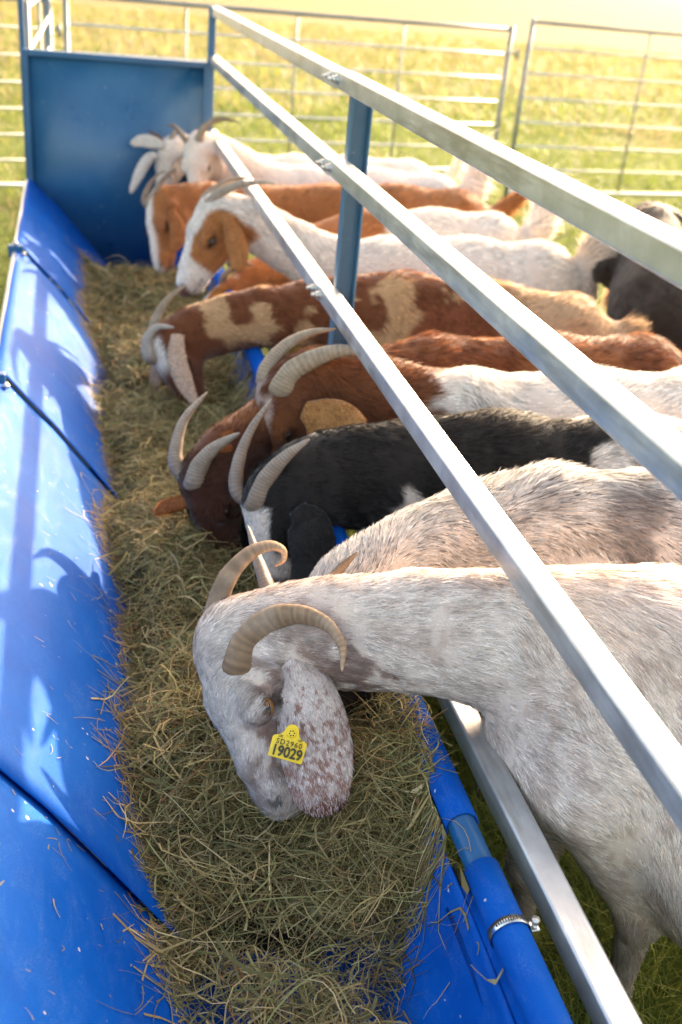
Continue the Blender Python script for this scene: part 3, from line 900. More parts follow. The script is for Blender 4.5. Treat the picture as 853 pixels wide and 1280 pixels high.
    for q in (-1, 1):
        H((.20, -.38, .075*q), (.74, -.315, .02*q), .125, .070)
        H((.33, -.085, .125*q), (.44, -.115, .135*q), .058, .050, .012)
        H((.42, -.26, .125*q), (.66, -.25, .065*q), .062, .045, .015)
        H((.10, -.17, .13*q), (.10, -.21, .215*q), .075, .055, .015)
        H((.84, -.18, .045*q), (.95, -.20, .035*q), .070, .058, .012)
    H((.83, -.25, 0), (.945, -.245, 0), .105, .080, .014)
    H((.78, -.335, 0), (.88, -.335, 0), .070, .060, .012)
    for q in (-1, 1):
        B.sub(hf(.405, -.155, .235*q), hf(.425, -.160, .235*q), .050*L, .050*L, .010)
        B.sub(hf(.985, -.165, .075*q), hf(.935, -.155, .085*q), .012*L, .018*L, .006)
        B.sub(hf(1.03, -.300, .0), hf(.80, -.300, .115*q), .006*L, .004*L, .010)
        if True:
            B.rc(hf(.385, -.118, .196*q), hf(.445, -.128, .188*q), .018*L, .016*L, .006, 2)      # upper lid
            B.rc(hf(.395, -.196, .192*q), hf(.435, -.196, .190*q), .012*L, .012*L, .006, 2)
    # tail
    tb = Hp + ax * .20 * sc - Z * .07 * sc
    tl = g.get('tail', [(0, 0, 0), (.04, 0, .04), (.07, 0, .11)])
    tp = curve_pts([tb + ax * a_ + lat * b_ + Z * c_ for a_, b_, c_ in tl], 6)
    tr = g.get('tailr', .030)
    for i in range(5): B.rc(tp[i], tp[i+1], tr * (1 - .07*i), tr * (1 - .07*(i+1)), .025)
    V, Q = B.mesh(g.get('res', .014))
    for _ in range(g.get('sub', 0)): V, Q = subdivide(V, Q)
    for _ in range(3):
        V = V - B.grad(V) * B.ev(V)[:, None] * .8
    nm = B.grad(V, .003)
    # loose skin, ribs and muscle under the coat
    dw = (fbm(V, 9.0, 3.0 + g['seed']) - .5) * .019
    hd = np.linalg.norm(V - hf(.5, -.2, 0), axis=1)
    dw = dw * sst(.10, .22, hd) + (noise3(V, 60, 1) - .5) * .0018
    V = V + nm * dw[:, None]
    # ears
    ears = []
    for e in g['ears']:
        Ve, Fe, Ce = ear_geo(*e['args'], **{k: v for k, v in e.items() if k != 'args'})
        ears.append((Ve, Fe)) 
    def cf(p, h, b, k):
        c = g['color'](p, h, b, k); q_ = np.abs(h[:, 2])
        de = np.sqrt((h[:, 0] - .415)**2 + ((h[:, 1] + .158) * 1.25)**2 + ((q_ - .17) * .8)**2)
        dn_ = np.sqrt((h[:, 0] - .965)**2 + (h[:, 1] + .17)**2 + (q_ - .075)**2)
        dm = np.abs(h[:, 1] + .30) + np.maximum(0, .80 - h[:, 0]) * 3 + np.maximum(0, q_ - .2) * 3
        m_ = np.maximum(np.maximum(sst(.085, .055, de), sst(.045, .02, dn_)), sst(.018, .006, dm) * .8)
        return c * (1 - .78 * m_)[:, None]
    hc = lambda p: np.stack([(p - P) @ f / L, (p - P) @ u / L / hb_, (p - P) @ s / L / hb_], 1)
    bc = lambda p: np.stack([(p - W) @ ax, (p - W) @ lat, p[:, 2]], 1)
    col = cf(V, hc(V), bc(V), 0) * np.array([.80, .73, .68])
    nhead = len(V); Vall, Qall, Call = [V], [Q], [col]; off = len(V); ear_mesh = []
    for i_, (Ve, Fe) in enumerate(ears):
        ce = g['earcolor'](Ve, hc(Ve), i_) * .90; Vall.append(Ve); Qall.append(Fe + off); Call.append(ce); off += len(Ve)
        ear_mesh.append((Ve, Fe, ce))
    body = mesh_np('body', np.vstack(Vall), quads=np.vstack(Qall), mat=M['hide'], parent=root, attrs={'Col': ('FLOAT_COLOR', np.vstack(Call))})
    # eyes
    for q in (-1, 1):
        c = hf(.415, -.158, .152*q); r = .058*L*hb_
        eb = MB(); n1, n2 = 14, 20; vv = []
        out = nrm(s*q + f*.18 + u*.08)
        a1 = nrm(f - out*(f@out)); a2 = np.cross(out, a1)
        for i in range(n1+1):
            th = math.pi * i / n1
            for j in range(n2):
                ph = 2*math.pi*j/n2; vv.append(c + r*(math.cos(th)*out + math.sin(th)*(math.cos(ph)*a1 + math.sin(ph)*a2)))
        eb.add(vv, [(i*n2+j, i*n2+(j+1) % n2, (i+1)*n2+(j+1) % n2, (i+1)*n2+j) for i in range(n1) for j in range(n2)])
        ey = eb.build('eye', M['eye'] if g.get('detail') else M['eye_dark'], root, smooth=True)
        pb_ = MB(); ring = []
        for j in range(20):
            ph = 2*math.pi*j/20; px_, py_ = .62*r*np.sign(math.cos(ph))*abs(math.cos(ph))**.6, .22*r*math.sin(ph)
            hgt = math.sqrt(max(0, r*r - px_*px_ - py_*py_)) + .0004
            ring.append(c + out*hgt + a1*px_ + a2*py_)
        pb_.add(ring + [c + out*(r+.0005)], [(j, (j+1) % 20, 20) for j in range(20)])
        pb_.build('pupil', M['pupil'], ey, smooth=True)
    # horns
    for i_, hh in enumerate(g['horns']):
        hp_ = [np.array(q_) for q_ in hh['pts']]
        vd = nrm(hp_[0] - CAM); tt = np.linspace(-.14, .14, 113); ev_ = B.ev(hp_[0] + vd * tt[:, None]); ins = np.where(ev_ < 0)[0]
        if len(ins) and hh.get('near', i_ == 0):              # seat the horn on the skull
            sh = tt[ins[0]] + .016; n_h = len(hp_)
            hp_ = [q_ + nrm(q_ - CAM) * sh * (1 - kk / (n_h - 1)) ** 1.6 for kk, q_ in enumerate(hp_)]
            base_ = hp_[0] - nrm(hp_[1] - hp_[0]) * .002 + vd * .055
        else:
            sk_ = hf(.08, -.20, .10 * (1 if (hp_[0] - P) @ s > 0 else -1))
            base_ = hp_[0] - nrm(hp_[1] - hp_[0]) * .020 + nrm(sk_ - hp_[0]) * .035
        horn(root, [base_] + list(hp_), hh['r'] * 1.12, np.array(hh.get('col', (.36, .30, .23))) * np.array([.70, .63, .56]) * g.get('hornk', 1.0), hh.get('tip'), flat=hh.get('flat', .74), sidev=hh.get('sv', f), seed=g['seed'] + i_, label=hh.get('label'))
    # coat
    nh = g.get('hairs', 12000)
    tri = np.concatenate([Q[:, :3], Q[:, [0, 2, 3]]])
    a_, b_, c_ = V[tri[:,0]], V[tri[:,1]], V[tri[:,2]]
    cr = np.cross(b_ - a_, c_ - a_); ar = np.linalg.norm(cr, axis=1)
    fn_ = nm[tri[:,0]]
    cen = (a_ + b_ + c_) / 3
    toc = CAM + np.array([0, 0, .3]) - cen; toc /= np.linalg.norm(toc, axis=1)[:, None]
    pr = ar * (.22 + 1.0 * (np.einsum('ij,ij->i', fn_, toc) > -.35)) * (1 + g.get('headden', 1.8) * (np.linalg.norm(cen - hf(.5, -.2, 0), axis=1) < .22))
    pr /= pr.sum()
    ti = RNG.choice(len(tri), nh, p=pr)
    r1, r2 = np.sqrt(RNG.random(nh)), RNG.random(nh)
    rt_ = a_[ti]*(1-r1)[:,None] + b_[ti]*(r1*(1-r2))[:,None] + c_[ti]*(r1*r2)[:,None]
    hn = B.grad(rt_, .003)
    # flow field: nose -> poll -> neck -> back -> tail, and down the sides and legs
    nn_ = len(pts)
    fl = [(hf(.95, -.2, 0), -f, .05), (hf(.6, -.2, 0), -f, .06), (hf(.3, -.2, 0), -f, .07), (hf(.05, -.2, 0), nrm(-f + nrm(pts[-2] - pts[-1])), .07)]
    for i in range(nn_ - 1): fl.append(((pts[nn_-1-i] + pts[nn_-2-i])/2, nrm(nrm(pts[nn_-2-i] - pts[nn_-1-i]) - Z*.35), .09))
    for t in np.linspace(0, 1, 6): fl.append((W*(1-t) + Hp*t - Z*.2, nrm(ax - Z*.15), .2))
    num, den = 0, 0
    for q, dv, rr_ in fl:
        wt = 1 / (np.sum((rt_ - q)**2, axis=1) / rr_**2 + .05)**2
        num = num + wt[:, None] * dv; den = den + wt
    d = num / den[:, None]
    q = bc(rt_); side_ = sst(.04, .22, (W[2] - .02) - rt_[:, 2]) * sst(-.15, .05, q[:, 0])
    d = d - Z * (side_ * .9)[:, None]
    leg = sst(GZ + .42, GZ + .30, rt_[:, 2]) * sst(-.12, -.02, q[:, 0]); d = d * (1 - leg)[:, None] - Z * leg[:, None]
    sw = (fbm(rt_, 7, 5 + g['seed'], 2) - .5) * 2.4 + RNG.normal(0, g.get('mess', .16), nh)
    d = d - hn * np.einsum('ij,ij->i', d, hn)[:, None]; d /= np.maximum(np.linalg.norm(d, axis=1), 1e-6)[:, None]
    t2 = np.cross(hn, d)
    d = d * np.cos(sw)[:, None] + t2 * np.sin(sw)[:, None]
    Lh = g.get('hlen', .018) * (.6 + .7 * RNG.random(nh))
    hdist = np.linalg.norm(rt_ - hf(.55, -.2, 0), axis=1)
    Lh = Lh * (.66 + .34 * sst(.15, .30, hdist)) * (1 + .9 * np.exp(-(np.maximum(0, (W[2]+.0) - rt_[:,2]) / .04)**2) * (RNG.random(nh) < .3))
    tdist = np.min(np.stack([np.linalg.norm(rt_ - c, axis=1) for c in tp[1:]], 0), 0)
    Lh = Lh * (1 + 1.8 * (tdist < tr * 1.6))
    lift = np.where(RNG.random(nh) < .08, .55, g.get('lift', .20))
    dd = d * np.cos(lift)[:, None] + hn * np.sin(lift)[:, None]
    sid = np.cross(dd, hn); sid /= np.maximum(np.linalg.norm(sid, axis=1), 1e-6)[:, None]
    ra = RNG.normal(0, .5, nh); sid = sid * np.cos(ra)[:, None] + hn * np.sin(ra)[:, None]
    colh = cf(rt_, hc(rt_), q, 1) * 1.15
    var = g.get('hvar', .22); colh = colh * (1 + RNG.normal(0, var, nh))[:, None].clip(.35, 1.7)
    if 'roan' in g: colh = g['roan'](rt_, hc(rt_), q, colh)
    wd_ = g.get('hw', .0012) * (.6 + .8 * RNG.random(nh)) * (.6 + .4 * sst(.15, .3, hdist))
    Vh, Qh, Ch = ribbons(rt_ - hn * .0015, dd, sid, Lh, wd_, -hn * (.12 + .25 * (lift > .3))[:, None] , 2, colh, taper=.18)
    fnv = np.repeat(hn[:, None, :], 6, 1).reshape(-1, 3)
    # short hair on the ears
    HV, HQ, HC, HN = [Vh], [Qh], [Ch], [fnv]; off = len(Vh)
    for i_, (Ve, Fe, ce) in enumerate(ear_mesh):
        ne = g.get('earhairs', 5000)
        fa = Ve[Fe]; nn2 = np.cross(fa[:,1]-fa[:,0], fa[:,3]-fa[:,0]); arr = np.linalg.norm(nn2, axis=1); nn2 /= np.maximum(arr, 1e-12)[:, None]
        fi = RNG.choice(len(Fe), ne, p=arr/arr.sum()); a1_, a2_ = RNG.random(ne)[:,None], RNG.random(ne)[:,None]
        rp = fa[fi,0]*(1-a1_)*(1-a2_) + fa[fi,1]*a1_*(1-a2_) + fa[fi,2]*a1_*a2_ + fa[fi,3]*(1-a1_)*a2_
        n_ = nn2[fi]; v0_ = Fe[fi, 0]; hv_ = len(Ve) // 2
        outw = Ve[v0_] - Ve[np.where(v0_ < hv_, v0_ + hv_, v0_ - hv_)]
        n_ = n_ * np.where(np.einsum('ij,ij->i', n_, outw) < 0, -1.0, 1.0)[:, None]; T = nrm(Ve[len(Ve)//2 - 1] - Ve[0]); T = np.tile(T, (ne, 1)) + RNG.normal(0, .25, (ne, 3))
        T = T - n_ * np.einsum('ij,ij->i', T, n_)[:, None]; T /= np.linalg.norm(T, axis=1)[:, None]
        cc = g['earcolor'](rp, hc(rp), i_) * 1.15 * (1 + RNG.normal(0, var * .8, ne))[:, None].clip(.3, 1.8)
        if 'earroan' in g: cc = g['earroan'](rp, hc(rp), cc)
        sd2 = np.cross(T, n_)
        v2, q2, c2_ = ribbons(rp, T * .97 + n_ * .18, sd2, RNG.uniform(.005, .010, ne), RNG.uniform(.0008, .0014, ne) * g.get('hw', .0012)/.0012, -n_*.1, 2, cc)
        HV.append(v2); HQ.append(q2 + off); HC.append(c2_); HN.append(np.repeat(n_[:, None, :], 6, 1).reshape(-1, 3)); off += len(v2)
    fo_ = mesh_np('coat', np.vstack(HV), quads=np.vstack(HQ), mat=M['fur'], parent=root, smooth=False,
            attrs={'Col': ('FLOAT_COLOR', np.vstack(HC)), 'fn': ('FLOAT_VECTOR', np.vstack(HN))})
    return dict(root=root, hf=hf, f=f, u=u, s=s, L=L, body=body)

def hornpx(P, pl, ds0, ds1):
    """horn axis seen at photo pixels pl; it leaves the depth of P by ds0..ds1 metres towards the viewer"""
    d0 = depth(P); n = len(pl)
    return [at(x, y, d=d0 - (ds0 + (ds1 - ds0) * (k / (n-1)) ** 1.3)) for k, (x, y) in enumerate(pl)]
WHITE, CREAM, TAN = np.array([.76, .71, .65]), np.array([.56, .42, .28]), np.array([.50, .26, .10])
RUST, BROWN, DARK, BLACK = np.array([.26, .095, .032]), np.array([.13, .045, .018]), np.array([.060, .022, .011]), np.array([.017, .015, .014])
def lerp(a, b, t):
    t = np.asarray(t)[:, None] if np.ndim(t) else t
    return a * (1 - t) + b * t
def full(c, n): return np.tile(np.asarray(c, float), (n, 1))
def camside(P, N, U):
    f, u, s, L = head_frame(P, N, U); return 1 if s @ (CAM - P) > 0 else -1
def ear_px(P, pl, wpx, ds0, ds1, curl=.35, th=.006):
    pts = hornpx(P, pl, ds0, ds1); sc = depth(pts[0]) / F_PX
    a, b = pts[0], pts[-1]; t_ = nrm(b - a); view = nrm(CAM - (a + b) / 2)
    return dict(args=(pts, [w_ * sc for w_ in wpx], np.cross(view, t_), view), curl=curl, th=th)
def ear_gen(P, N, U, q, ln=.17, wd=.066, out=.05, back=0.0):
    f, u, s, L = head_frame(P, N, U); r = P + (f*.10 - u*.19 + s*q*.20) * L; Z = np.array([0, 0, 1.])
    pts = [r, r + s*q*out*.6 - Z*.012, r + s*q*out - Z*ln*.5 - f*back*.5, r + s*q*out*.8 - Z*ln - f*back]
    w_ = nrm(f - Z * (f @ Z)) if abs(f @ Z) < .9 else u
    return dict(args=(pts, [.026, wd*.9, wd, wd*.85, .012], w_, s*q), curl=.3)
def span(e):                     # 0 at ear root, 1 at tip
    a, b = e['args'][0][0], e['args'][0][-1]
    return lambda p: np.clip(((p - a) @ (b - a)) / ((b - a) @ (b - a)), 0, 1)
G = []

# 1 --- nearest: white roan goat with curled horns and the yellow ear tag
P, N = at(256, 808, z=.56), at(294, 1026, z=.335); U = np.array([-1, -.12, .25])
W = np.array([.92, 1.285, .785]); Hh = np.array([1.45, .985, .785])
e1 = ear_px(P, [(362, 826), (380, 852), (391, 905), (398, 960), (402, 1018)], [22, 60, 90, 98, 86, 56], .045, .125, curl=.55, th=.009); e1.update(n=90, k=44); e3 = ear_px(P, [(360, 1003), (382, 1003), (404, 1005), (430, 994)], [14, 30, 36, 30], .154, .162, curl=.2, th=.006); e3.update(n=50, k=24)
q = camside(P, N, U); e2 = ear_gen(P, N, U, -q)
sp1 = span(e1)
def col1(p, h, b, k):
    n1 = fbm(p, 42, 1.0, 3); n2 = fbm(p * np.array([1, 1, .45]), 60, 4, 2)
    c = lerp(full([.82, .73, .67], len(p)), np.array([.50, .37, .31]), sst(.50, .72, n2) * .55)
    face = np.exp(-((h[:,0] - .5)/.5)**4) * (np.abs(h[:,2]) < .45) * (np.abs(h[:,1] + .15) < .5)
    c = lerp(c, np.array([.23, .135, .105]), face * sst(.38, .56, n1) * .85)
    c = lerp(c, np.array([.72, .67, .62]), face * sst(.10, .0, -h[:,1] * .9 - .02) * .8)
    c = lerp(c, np.array([.55, .50, .47]), sst(.84, .95, h[:,0]) * face * .8)
    c = lerp(c, np.array([.30, .22, .18]), sst(.5, .75, b[:,0]) * .4)
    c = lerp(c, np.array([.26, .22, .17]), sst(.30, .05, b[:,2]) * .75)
    return c
def roan1(p, h, b, c):
    r_ = RNG.random(len(p)); body = h[:,0] < -.2
    m_ = (r_ < .13 + .22 * sst(.45, .62, fbm(p, 12, 8, 2))) & body
    return np.where(m_[:, None], np.array([.27, .155, .125]) * RNG.uniform(.7, 1.3, (len(p), 1)), c)
def ecol1(p, h, i):
    if i == 2: return lerp(full([.17, .06, .04], len(p)), np.array([.5, .4, .36]), sst(.60, .72, fbm(p, 150, 6, 2)))
    if i: return full([.45, .33, .28], len(p))
    t = sp1(p); n1 = fbm(p, 150, 2, 3)
    c = lerp(full([.68, .58, .53], len(p)), np.array([.28, .12, .08]), sst(.56, .42, n1 + .40 * (.62 - t)) * .85)
    return lerp(c, np.array([.13, .045, .03]), sst(.86, .97, t))
def eroan1(p, h, c):
    t = sp1(p); m_ = RNG.random(len(p)) < .35 * sst(.3, .7, t); return np.where(m_[:, None], np.array([.60, .50, .46]), c)
hn = hornpx(P, [(300, 832), (312, 800), (340, 774), (375, 768), (408, 780), (427, 806), (428, 840)], .032, .13)
hfz = hornpx(P, [(270, 802), (270, 765), (285, 722), (312, 692), (338, 682), (354, 688), (354, 700), (343, 708)], -.045, -.10)
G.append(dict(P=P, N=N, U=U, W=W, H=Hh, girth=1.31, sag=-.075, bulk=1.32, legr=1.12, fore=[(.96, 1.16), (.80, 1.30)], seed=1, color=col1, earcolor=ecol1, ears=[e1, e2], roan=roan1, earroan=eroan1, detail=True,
    horns=[dict(pts=hn, r=.0305, col=(.42, .28, .17), tip=(.52, .33, .20)), dict(pts=hfz, r=.028, col=(.36, .26, .17), tip=(.42, .27, .17))],
    res=.010, sub=1, hairs=220000, hlen=.024, hw=.0016, lift=.24, hvar=.22, headden=2.0, earhairs=14000, neck=.98, step=(-.02, .02, .02, -.03), neckup=.01, neckup2=-.015,
    label='nearest goat, white with brown flecks, curled horns and a yellow ear tag'))

# 2 --- grey and white goat mostly hidden behind the nearest one
P, N = at(378, 782, z=.50), at(402, 915, z=.30); U = np.array([-1, -.1, .3])
W, Hh = np.array([1.0, 1.86, .70]), np.array([1.62, 1.78, .71])
e1 = ear_px(P, [(452, 845), (474, 868), (486, 900), (484, 928)], [30, 50, 52, 14], .03, .05)
e2 = ear_gen(P, N, U, -camside(P, N, U))
def col2(p, h, b, k):
    n1 = fbm(p * np.array([.6, 1, 1]), 16, 3, 3)
    c = lerp(full([.60, .58, .56], len(p)), np.array([.20, .18, .175]), sst(.42, .62, n1) * sst(-.5, .25, b[:,0]) * .9)
    return lerp(c, np.array([.10, .08, .07]), sst(.2, .5, h[:,0]) * (np.abs(h[:,2]) < .5))
def roan2(p, h, b, c):
    m_ = RNG.random(len(p)) < .16; return np.where(m_[:, None], np.array([.12, .10, .095]), c)
hn = hornpx(P, [(396, 770), (405, 745), (420, 718), (447, 690)], .028, .11)
hz = hornpx(P, [(350, 775), (338, 742), (324, 704), (310, 657)], -.03, -.10)
G.append(dict(P=P, N=N, U=U, W=W, H=Hh, seed=2, color=col2, earcolor=lambda p, h, i: full([.05, .04, .033], len(p)), ears=[e1, e2], roan=roan2,
    horns=[dict(pts=hn, r=.020, col=(.20, .15, .11), tip=(.16, .12, .09)), dict(pts=hz, r=.027, col=(.30, .25, .22), tip=(.28, .23, .20))],
    res=.012, hairs=80000, hlen=.028, hw=.0019, lift=.26, hvar=.3, label='grey and white goat directly behind the nearest goat, its face hidden'))

# 3 --- black goat with white blaze and white hindquarters
P, N = at(322, 618, y=2.17), at(318, 756, y=2.07); U = np.array([-1, -.35, .35])
W, Hh = np.array([1.0, 2.15, .70]), np.array([1.62, 2.07, .71])
q = camside(P, N, U)
e1 = ear_px(P, [(372, 634), (386, 655), (390, 700), (376, 748)], [22, 54, 64, 50, 30], .05, .08)
e2 = ear_gen(P, N, U, -q)
def col3(p, h, b, k):
    n1 = fbm(p, 11, 2, 3)
    wht = sst(-.02, .02, b[:,0] - .12 + (n1 - .5) * .5 - (b[:,2] - .55) * .55)
    wht = np.maximum(wht, sst(0, .02, (n1 - .5) * .25 + .05 - np.abs(b[:,0] + .10) * .5 - np.abs(b[:,2] - .52) * .8))
    blaze = (h[:,1] > -.24 - .1 * h[:,0]) * sst(.16, .13, np.abs(h[:,2]) + (n1 - .5) * .12) * sst(.10, .16, h[:,0]) * sst(.80, .74, h[:,0])
    c = lerp(full(BLACK * 1.25, len(p)), WHITE, np.maximum(wht, blaze))
    return c
hn = hornpx(P, [(322, 630), (334, 598), (358, 570), (387, 549)], .028, .10)
hz = hornpx(P, [(296, 610), (299, 575), (314, 537), (339, 499)], -.03, -.07)
G.append(dict(P=P, N=N, U=U, W=W, H=Hh, seed=3, color=col3, earcolor=lambda p, h, i: full(BLACK * 1.3, len(p)), ears=[e1, e2], neck=1.12,
    horns=[dict(pts=hn, r=.028, col=(.40, .33, .27), tip=(.36, .30, .26)), dict(pts=hz, r=.025, col=(.37, .31, .27), tip=(.34, .29, .26))],
    res=.012, hairs=90000, hlen=.022, hw=.002, lift=.24, hvar=.45, label='black goat with a white blaze down its face and white hindquarters'))

# 4 --- brown headed goat with big pale horns and tan ear
P, N = at(338, 484, y=2.50), at(308, 612, y=2.40); U = np.array([-1, -.3, .4])
W, Hh = np.array([1.02, 2.46, .695]), np.array([1.66, 2.42, .71])
q = camside(P, N, U)
e1 = ear_px(P, [(380, 512), (398, 520), (416, 534), (430, 550), (446, 570)], [20, 52, 74, 78, 70, 44], .065, .14, curl=.22, th=.007)
e2 = ear_gen(P, N, U, -q)
def col4(p, h, b, k):
    n1 = fbm(p, 12, 6, 3)
    wht = sst(-.015, .02, b[:,0] + .11 + (n1 - .5) * .22)
    c = lerp(full([.15, .052, .02], len(p)), RUST, sst(.45, .7, n1) * .5)
    c = lerp(c, WHITE, wht)
    bl = sst(.12, .09, np.abs(h[:,2])) * (h[:,1] > -.22) * sst(.55, .35, h[:,0]) * sst(-.12, 0., h[:,0]) * sst(.40, .5, n1)
    return lerp(c, np.array([.5, .42, .38]), bl * .8)
hn = hornpx(P, [(352, 488), (366, 465), (398, 446), (432, 438), (472, 441)], .028, .11)
hz = hornpx(P, [(332, 470), (344, 446), (366, 426), (392, 415), (420, 411)], -.02, -.05)
G.append(dict(P=P, N=N, U=U, W=W, H=Hh, seed=4, color=col4, earcolor=lambda p, h, i: lerp(full([.42, .20, .065], len(p)), np.array([.30, .13, .04]), fbm(p, 30, 1)), ears=[e1, e2], neck=1.05, neckup=.02, neckup2=.03,
    horns=[dict(pts=hn, r=.032, col=(.50, .43, .32), tip=(.42, .33, .24)), dict(pts=hz, r=.030, col=(.50, .41, .31), tip=(.42, .33, .24))],
    res=.012, hairs=80000, hlen=.022, hw=.0021, lift=.24, hvar=.38, label='dark brown headed goat with big pale horns, a broad tan ear and white hindquarters'))

# 5 --- dark red brown goat reaching further into the trough
P, N = at(236, 596, y=2.36), at(264, 722, y=2.26); U = np.array([-1, -.5, .45])
W, Hh = np.array([1.0, 2.74, .70]), np.array([1.66, 2.70, .71])
q = camside(P, N, U)
e1 = ear_px(P, [(262, 590), (272, 570), (284, 552), (290, 540)], [22, 34, 30, 10], .0, -.02)
e2 = ear_px(P, [(244, 622), (226, 628), (209, 633), (196, 642)], [14, 20, 20, 8], -.02, -.03)
def col5(p, h, b, k):
    n1 = fbm(p * np.array([.5, 1, 1]), 16, 2, 3)
    c = lerp(full([.17, .055, .02], len(p)), np.array([.30, .12, .045]), sst(.42, .66, n1) * .8)
    c = lerp(c, DARK * 1.15, sst(-.5, -.1, h[:,0]) * (np.abs(h[:,2]) < .8) * sst(1.2, .9, h[:,0]))
    return c
hn = hornpx(P, [(244, 604), (250, 582), (268, 560), (300, 541)], .028, .06)
hz = hornpx(P, [(221, 582), (221, 555), (232, 522), (259, 490)], -.03, -.06)
G.append(dict(P=P, N=N, U=U, W=W, H=Hh, seed=5, color=col5, earcolor=lambda p, h, i: full([.36, .12, .035], len(p)), ears=[e1, e2], neck=.9,
    horns=[dict(pts=hn, r=.029, col=(.46, .38, .31), tip=(.46, .38, .30)), dict(pts=hz, r=.027, col=(.46, .36, .28), tip=(.46, .36, .28))],
    res=.012, hairs=60000, hlen=.025, hw=.0024, lift=.24, hvar=.38, label='all red brown goat, dark face in the hay left of the broad tan ear'))

# 6 --- brown and tan patched goat
P, N = at(192, 430, y=3.36), at(228, 524, y=3.22); U = np.array([-1, -.3, .4])
W, Hh = np.array([1.10, 3.40, .705]), np.array([1.64, 3.22, .69])
q = camside(P, N, U)
e1 = ear_px(P, [(222, 418), (221, 446), (230, 476), (246, 506)], [16, 25, 24, 8], .06, .08, curl=.3)
e2 = ear_gen(P, N, U, -q)
def col6(p, h, b, k):
    n1 = noise3(p, 13, 3.3) * .75 + noise3(p, 30, 1) * .25
    c = lerp(full([.52, .33, .17], len(p)), np.array([.17, .058, .022]), sst(.43, .48, n1) * sst(.42, .3, b[:,0] * 1.0))
    rump = sst(.30, .42, b[:,0]); c = lerp(c, np.array([.50, .34, .20]), rump)
    br = np.exp(-((b[:,0] - .15)/.14)**2 - ((b[:,2] - .54)/.12)**2); c = lerp(c, np.array([.20, .065, .025]), sst(.35, .5, br + (n1-.5)*.3))
    wp = np.exp(-((b[:,0] - .12)/.07)**2 - ((b[:,2] - .46)/.07)**2); c = lerp(c, WHITE, sst(.45, .6, wp))
    hd = (h[:,0] > .05) * (np.abs(h[:,2]) < .5)
    c = lerp(c, np.array([.14, .048, .02]), hd * sst(.25, .4, h[:,0]) * sst(.95, .8, h[:,0]))
    c = lerp(c, WHITE, (sst(-.12, -.06, h[:,1]) * sst(.14, .1, np.abs(h[:,2])) * sst(-.1, 0, h[:,0]) * sst(.5, .3, h[:,0])))
    return lerp(c, WHITE, sst(.84, .9, h[:,0]) * hd * .8)
hn = hornpx(P, [(186, 445), (184, 424), (197, 409), (218, 409)], .02, .06)
hz = hornpx(P, [(192, 418), (197, 395), (212, 372), (233, 356)], -.03, -.05)
G.append(dict(P=P, N=N, U=U, W=W, H=Hh, seed=6, color=col6, earcolor=lambda p, h, i: full([.60, .42, .30], len(p)), ears=[e1, e2], neck=.92, neckup=.02,
    horns=[dict(pts=hn, r=.021, col=(.60, .54, .48), tip=(.5, .42, .34)), dict(pts=hz, r=.019, col=(.46, .36, .26), tip=(.36, .26, .17))],
    tail=[(0,0,0), (.02,0,-.03), (.02,0,-.09)], res=.014, hairs=38000, hlen=.022, hw=.0030, hvar=.34, lift=.24, label='goat patched brown and tan with one cream ear hanging down, head low in the hay'))

# 7 --- white goat with brown cheeks, head held up
P, N = at(258, 250, y=4.0), at(206, 350, y=3.86); U = np.array([-1, -.2, .75])
W, Hh = np.array([1.16, 3.92, .70]), np.array([1.82, 3.90, .70])
q = camside(P, N, U)
e1 = ear_px(P, [(284, 272), (292, 292), (298, 316), (296, 338)], [14, 26, 28, 14], .05, .07)
e2 = ear_gen(P, N, U, -q)
def col7(p, h, b, k):
    n1 = fbm(p, 14, 2, 2)
    pat = np.exp(-((h[:,0] - .36)/.33)**4 - ((h[:,1] + .27)/.26)**4) * (np.abs(h[:,2]) > .07)
    c = lerp(full(WHITE, len(p)), np.array([.40, .17, .055]), sst(.35, .5, pat + (n1-.5)*.2))
    c = lerp(c, np.array([.16, .07, .05]), sst(.96, 1.0, h[:,0]))
    return lerp(c, CREAM, sst(.5, .8, b[:,0]) * .5)
hn = hornpx(P, [(262, 254), (278, 240), (300, 231), (330, 228), (345, 230)], .02, .08)
hz = hornpx(P, [(256, 248), (268, 236), (288, 225), (318, 221)], -.03, -.05)
G.append(dict(P=P, N=N, U=U, W=W, H=Hh, seed=7, color=col7, earcolor=lambda p, h, i: full([.42, .18, .06], len(p)), ears=[e1, e2], neck=.88, neckup=.0, neckup2=-.02,
    tail=[(0,0,0), (.03,0,.07), (.08,-.0,.14), (.15,-.0,.12), (.17,0,.03), (.15,0,-.13)], tailr=.066,
    horns=[dict(pts=hn, r=.020, col=(.52, .45, .38), tip=(.5, .42, .32)), dict(pts=hz, r=.018, col=(.48, .38, .28))],
    res=.014, hairs=34000, hlen=.024, hw=.0034, hvar=.3, lift=.24, label='white goat with a brown patch round its eye, head held up above the hay'))

